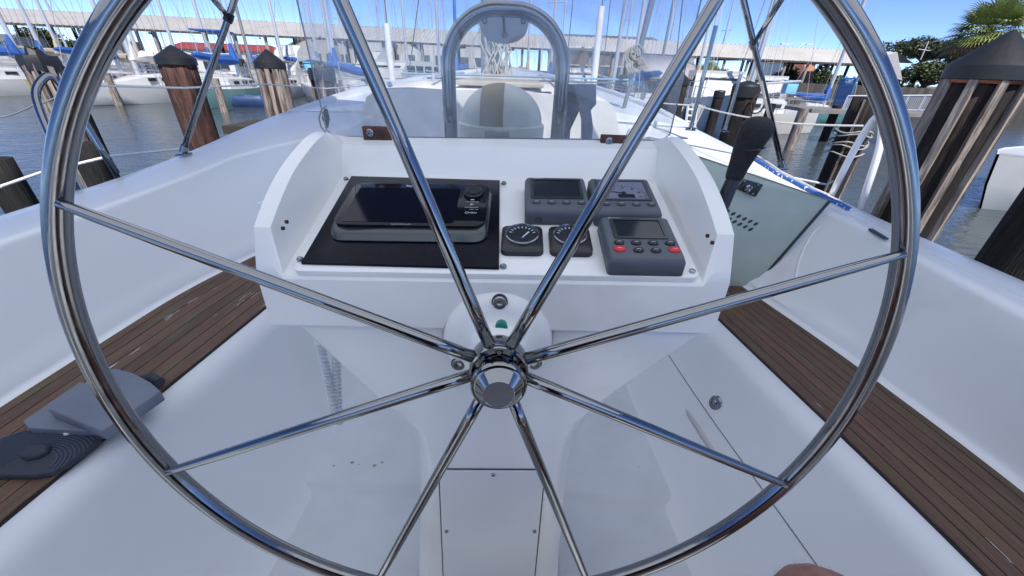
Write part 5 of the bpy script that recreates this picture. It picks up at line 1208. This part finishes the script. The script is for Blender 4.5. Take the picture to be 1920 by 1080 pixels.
# slim pilings among the far boats
for px, y, lb in ((203, 18.5, 'slim pale piling in front of the olive-yellow boat'), (403, 17.5, 'slim pale piling in front of the seafoam green boat'), (1462, 15.5, 'slim dark post left of the little teal sailboat'), (1528, 13.5, 'slim pale post in front of the little teal sailboat'), (640, 21, 'slim grey piling near the left of the windscreen'), (1590, 16, 'slim dark post right of the little teal sailboat')):
    c = pos(px, y); e = tag(MB().tube([V(c.x, c.y, WZ-.5), V(c.x, c.y, -.75)], .15, 9).build('mooring_post', wood_grey if 'pale' in lb or 'grey' in lb else wood_dark), lb, 'post')
# floating dock between
c = at(1000, 175, y=17); tag(MB().box(V(2, 36.5, WZ+.25), (70, 1.6, .3)).build('dock', mat('dock_grey', (.25, .24, .22), .8)), 'long grey walkway dock in front of the quay wall behind the boats', 'dock')
c = wp(612, 198); tag(MB().box(V(-3.9, 6.9, -1.0), (1.6, .9, .12)).box(V(-4.6, 6.9, -1.6), (.12, .5, 1.2)).box(V(-3.3, 6.9, -1.6), (.12, .5, 1.2)).build('dock', mat('dock_dark', (.05, .04, .035), .9)), 'dark wooden finger dock between the batten-clad and dented-cap pilings', 'dock')
# near white hull with heartbeat line at the right edge
bt0 = at(1836, 288, y=7.2); hp = V(bt0.x+4.85, bt0.y+1.2, WZ); e = empty('sailboat', hp, 'near white hull with a dark heartbeat line, at the right edge behind the big piling', 'sailboat', None, rz=R_(195))
M_ = Matrix.Translation(hp) @ Matrix.Rotation(R_(195), 4, 'Z'); rs = hullmesh(M_, 8.4, 2.8, .88, .12, .75)
h = MB(); h.add([q for r in rs for q in r], [(i*7+j, i*7+j+1, (i+1)*7+j+1, (i+1)*7+j) for i in range(10) for j in range(6)]); h.add(rs[0], [tuple(range(7))], False); h.build('hull', boatw, e)
MB().add([q for r in rs for q in (r[0]-V(0, 0, .03), r[6]-V(0, 0, .03))], [(2*i, 2*i+1, 2*i+3, 2*i+2) for i in range(10)], False).build('deck', boatw, e)
near = min((0, 6), key=lambda j: rs[5][j].length)
pts = []; cyc = [(0, 0), (.35, 0), (.42, .06), (.5, -.02), (.58, .0), (.66, -.28), (.80, .10), (.86, -.03), (.92, .05), (.98, 0), (1.3, 0)]
def hs(t_, dz):
    i = min(int(t_*10), 9); f = t_*10-i; j = near; a = rs[i][j].lerp(rs[i+1][j], f); b = rs[i][1 if j == 0 else 5].lerp(rs[i+1][1 if j == 0 else 5], f)
    k_ = .28-dz/.6; p = a.lerp(b, k_); return p+(p-M_ @ V(8.4*(t_-.5), 0, p.z-WZ)).normalized()*.006
for u, dz in [(x+1.3*r, z*1.3) for r in range(3) for x, z in cyc]: pts.append(hs(.955-.10*u, dz))
MB().tube(pts, .016, 5).build('heartbeat_line', mat('line_dark', (.03, .035, .05), .5), e)
